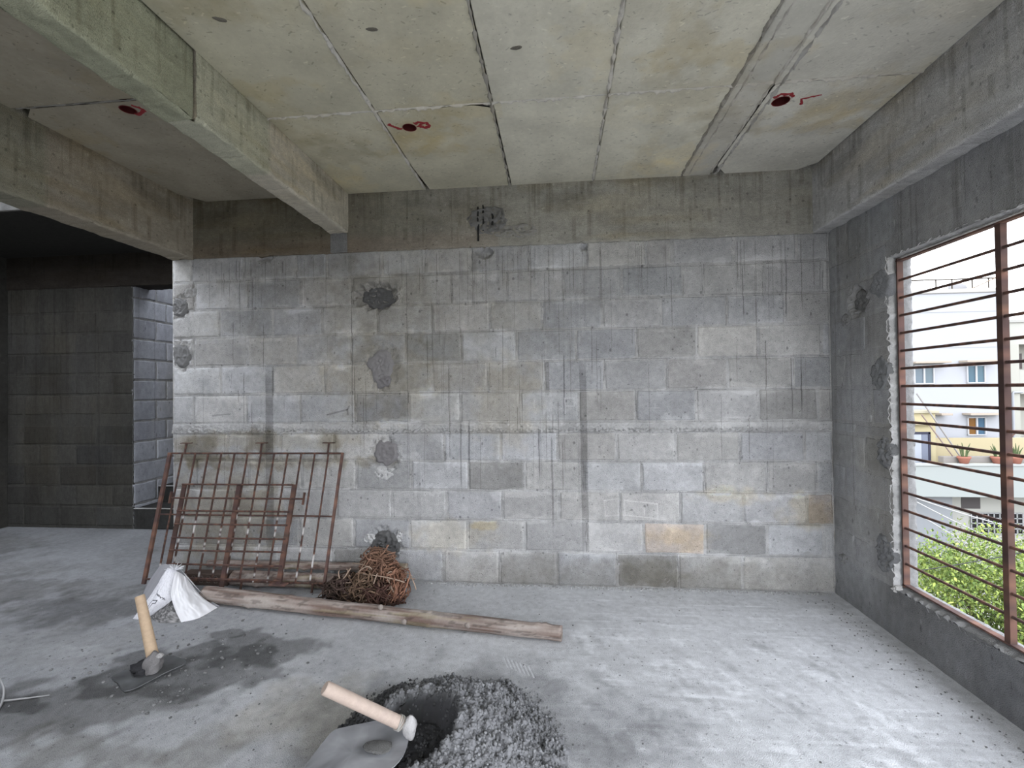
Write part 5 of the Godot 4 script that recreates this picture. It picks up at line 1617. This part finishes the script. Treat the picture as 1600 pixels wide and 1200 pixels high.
func build_tree(at: Vector3, r: Vector3, leaves: int, label: String, sd: int) -> void:
	var t := thing("tree", label, "tree", at)
	var r2 := RandomNumberGenerator.new()
	r2.seed = sd
	var m := MB.new()
	var crown := Vector3(0, -8.0 - at.y, 0)
	m.tube([crown, crown + Vector3(0.1, 1.2, 0.1), Vector3(0.2, -r.y * 0.8, 0.1), Vector3(0.1, 0.2, 0)], [0.18, 0.15, 0.12, 0.05], 9, [Color(0.20, 0.16, 0.13)])
	put("trunk", m, M.plain, t)
	var clusters := []
	for k in 130:
		var d := Vector3(r2.randfn(), r2.randfn(), r2.randfn()).normalized() * pow(r2.randf(), 0.4)
		clusters.append(Vector3(d.x * r.x, d.y * r.y, d.z * r.z))
	for k in 26:
		m = MB.new()
		var e: Vector3 = clusters[k]
		m.tube([Vector3(0.1, -r.y * 0.7, 0.05), e * 0.5 + Vector3(0, -0.3, 0), e], [0.05, 0.03, 0.01], 5, [Color(0.24, 0.19, 0.15)])
		put("branch", m, M.plain, t)
	var lm := MB.new()
	for side in [0.0, 1.0]:
		lm.grid(2, 4, func(i, j):
			var y: float = j / 4.0
			var w := sin(PI * clampf(y * 0.95 + 0.03, 0.0, 1.0)) * 0.24
			return Vector3((i - 1) * w, y, 0.10 * absf(i - 1.0) - 0.25 * y * y - side * 0.003), func(_i, _j): return [Vector2.ZERO, Vector2.ZERO], func(_i, _j): return Color.WHITE, side > 0.5)
	var where := []
	var cols := []
	for k in leaves:
		var c: Vector3 = clusters[r2.randi() % clusters.size()]
		var p := c + Vector3(r2.randfn(), r2.randfn() * 0.6, r2.randfn()) * 0.34
		var s := r2.randf_range(0.05, 0.095)
		where.append(Transform3D(Basis.from_euler(Vector3(r2.randf_range(-1.9, 0.4), r2.randf() * TAU, r2.randf_range(-0.6, 0.6))).scaled(Vector3(s, s, s)), p))
		var g := r2.randf()
		cols.append(Color(0.085, 0.13, 0.035).lerp(Color(0.28, 0.33, 0.08), g * g) * (1.2 if c.y > 0.3 * r.y else 0.95))
	scatter("foliage", lm.mesh(), M.leaf, where, cols, t)

# ---------------------------------------------------------------- all together
func _ready() -> void:
	# camera
	var cam := Camera3D.new()
	cam.name = "camera"
	cam.position = Vector3(0.2631, 1.3528, 3.2825)
	cam.rotation = Vector3(0.0121, 0.096, -0.0126)
	cam.fov = rad_to_deg(2.0 * atan(600.0 / 738.81))
	cam.near = 0.05
	cam.far = 300.0
	add_child(cam)
	cam.current = true
	# overcast daylight
	var sky := Sky.new()
	var sm := ProceduralSkyMaterial.new()
	sm.sky_top_color = Color(0.87, 0.89, 0.93)
	sm.sky_horizon_color = Color(0.97, 0.98, 1.0)
	sm.sky_curve = 0.3
	sm.ground_horizon_color = Color(0.7, 0.7, 0.7)
	sm.ground_bottom_color = Color(0.4, 0.4, 0.4)
	sm.sky_energy_multiplier = 1.0
	sky.sky_material = sm
	var env := Environment.new()
	env.background_mode = Environment.BG_SKY
	env.sky = sky
	env.background_energy_multiplier = 1.0
	env.tonemap_mode = Environment.TONE_MAPPER_LINEAR
	env.tonemap_exposure = 6.9
	env.sdfgi_enabled = true
	env.ssao_enabled = true
	env.ssil_enabled = true
	var we := WorldEnvironment.new()
	we.name = "world_environment"
	we.environment = env
	add_child(we)

	rng.seed = 20240
	na.noise_type = FastNoiseLite.TYPE_SIMPLEX_SMOOTH
	na.frequency = 0.02
	na.fractal_octaves = 3
	na.seed = 5
	nb.noise_type = FastNoiseLite.TYPE_SIMPLEX
	nb.frequency = 0.02
	nb.fractal_octaves = 3
	nb.seed = 9

	make_textures()
	M.block = paint(conc(Color(1, 1, 1), M.t_base, M.t_hgrain, 1.1, 0.9), back_wall_stain())
	M.mortar = paint(conc(Color(1, 1, 1), M.t_base, M.t_hgrain, 1.3, 1.1), M.block.detail_albedo)
	M.patch = conc(Color(1, 1, 1), M.t_base, M.t_hgrain, 2.0, 0.9)
	var gs := general_stain(51, 2.6, 1.0, 70, 0.3)
	M.plaster = paint(conc(Color(1, 1, 1), M.t_smooth, M.t_hgrain, 1.0, 0.6), gs)
	M.dark = paint(conc(Color(0.53, 0.53, 0.52), M.t_base, M.t_hgrain, 1.1, 0.5), gs)  # shade of the unlit lobby and stairs put into the colour
	M.beam = paint(conc(Color(1, 1, 1), M.t_base, M.t_hgrain, 1.2, 0.8), general_stain(61, 2.6, 0.43, 190, 0.55))
	M.ceil = conc(Color(1.0, 1.0, 1.0), ceiling_flecks(), M.t_hsoft, 0.4545, 0.4)
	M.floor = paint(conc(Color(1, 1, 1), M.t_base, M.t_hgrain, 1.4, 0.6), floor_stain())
	M.crumb = conc(Color(1, 1, 1), M.t_base, null, 6.0, 0.0)
	M.heap = conc(Color(1, 1, 1), M.t_base, M.t_hgrain, 4.0, 0.5)
	M.rust = flat(Color(1, 1, 1), 0.85, 0.15)
	M.steel = flat(Color(1, 1, 1), 0.55, 0.3)
	M.paint = flat(Color(1, 1, 1), 0.5)
	M.wood = conc(Color(1, 1, 1), M.t_base, M.t_hgrain, 3.0, 0.3, 0.85)
	M.handle = conc(Color(1, 1, 1), M.t_smooth, M.t_hsoft, 5.0, 0.05, 0.6)
	M.rope = flat(Color(1, 1, 1), 0.95)
	M.sack = flat(Color(1, 1, 1), 0.55)
	M.sack_print = flat(Color(1, 1, 1), 0.55)
	M.sack_print.albedo_texture = sack_print()
	M.plain = flat(Color(0.68, 0.68, 0.68), 0.9)
	M.pane = flat(Color(0.55, 0.53, 0.52), 0.12)
	M.leaf = flat(Color(1, 1, 1), 0.6)
	M.leaf.backlight_enabled = true
	M.leaf.backlight = Color(0.5, 0.6, 0.2)
	M.leaf.cull_mode = BaseMaterial3D.CULL_DISABLED

	build_walls()
	build_ceiling()
	build_floor()
	build_stairs()
	build_outside()
	build_tree(Vector3(9.3, -3.9, -7.4), Vector3(2.6, 2.3, 2.0), 52000, "leafy green tree outside, its crown below the window sill line", 77)
	build_tree(Vector3(5.3, -4.9, -4.2), Vector3(2.2, 1.5, 1.9), 26000, "lower leafy tree just outside under the window", 78)
	build_ceiling_boxes()
	build_grilles()
	build_logs()
	build_rope()
	build_sack()
	build_heap()
	build_hoes()
	build_wire()
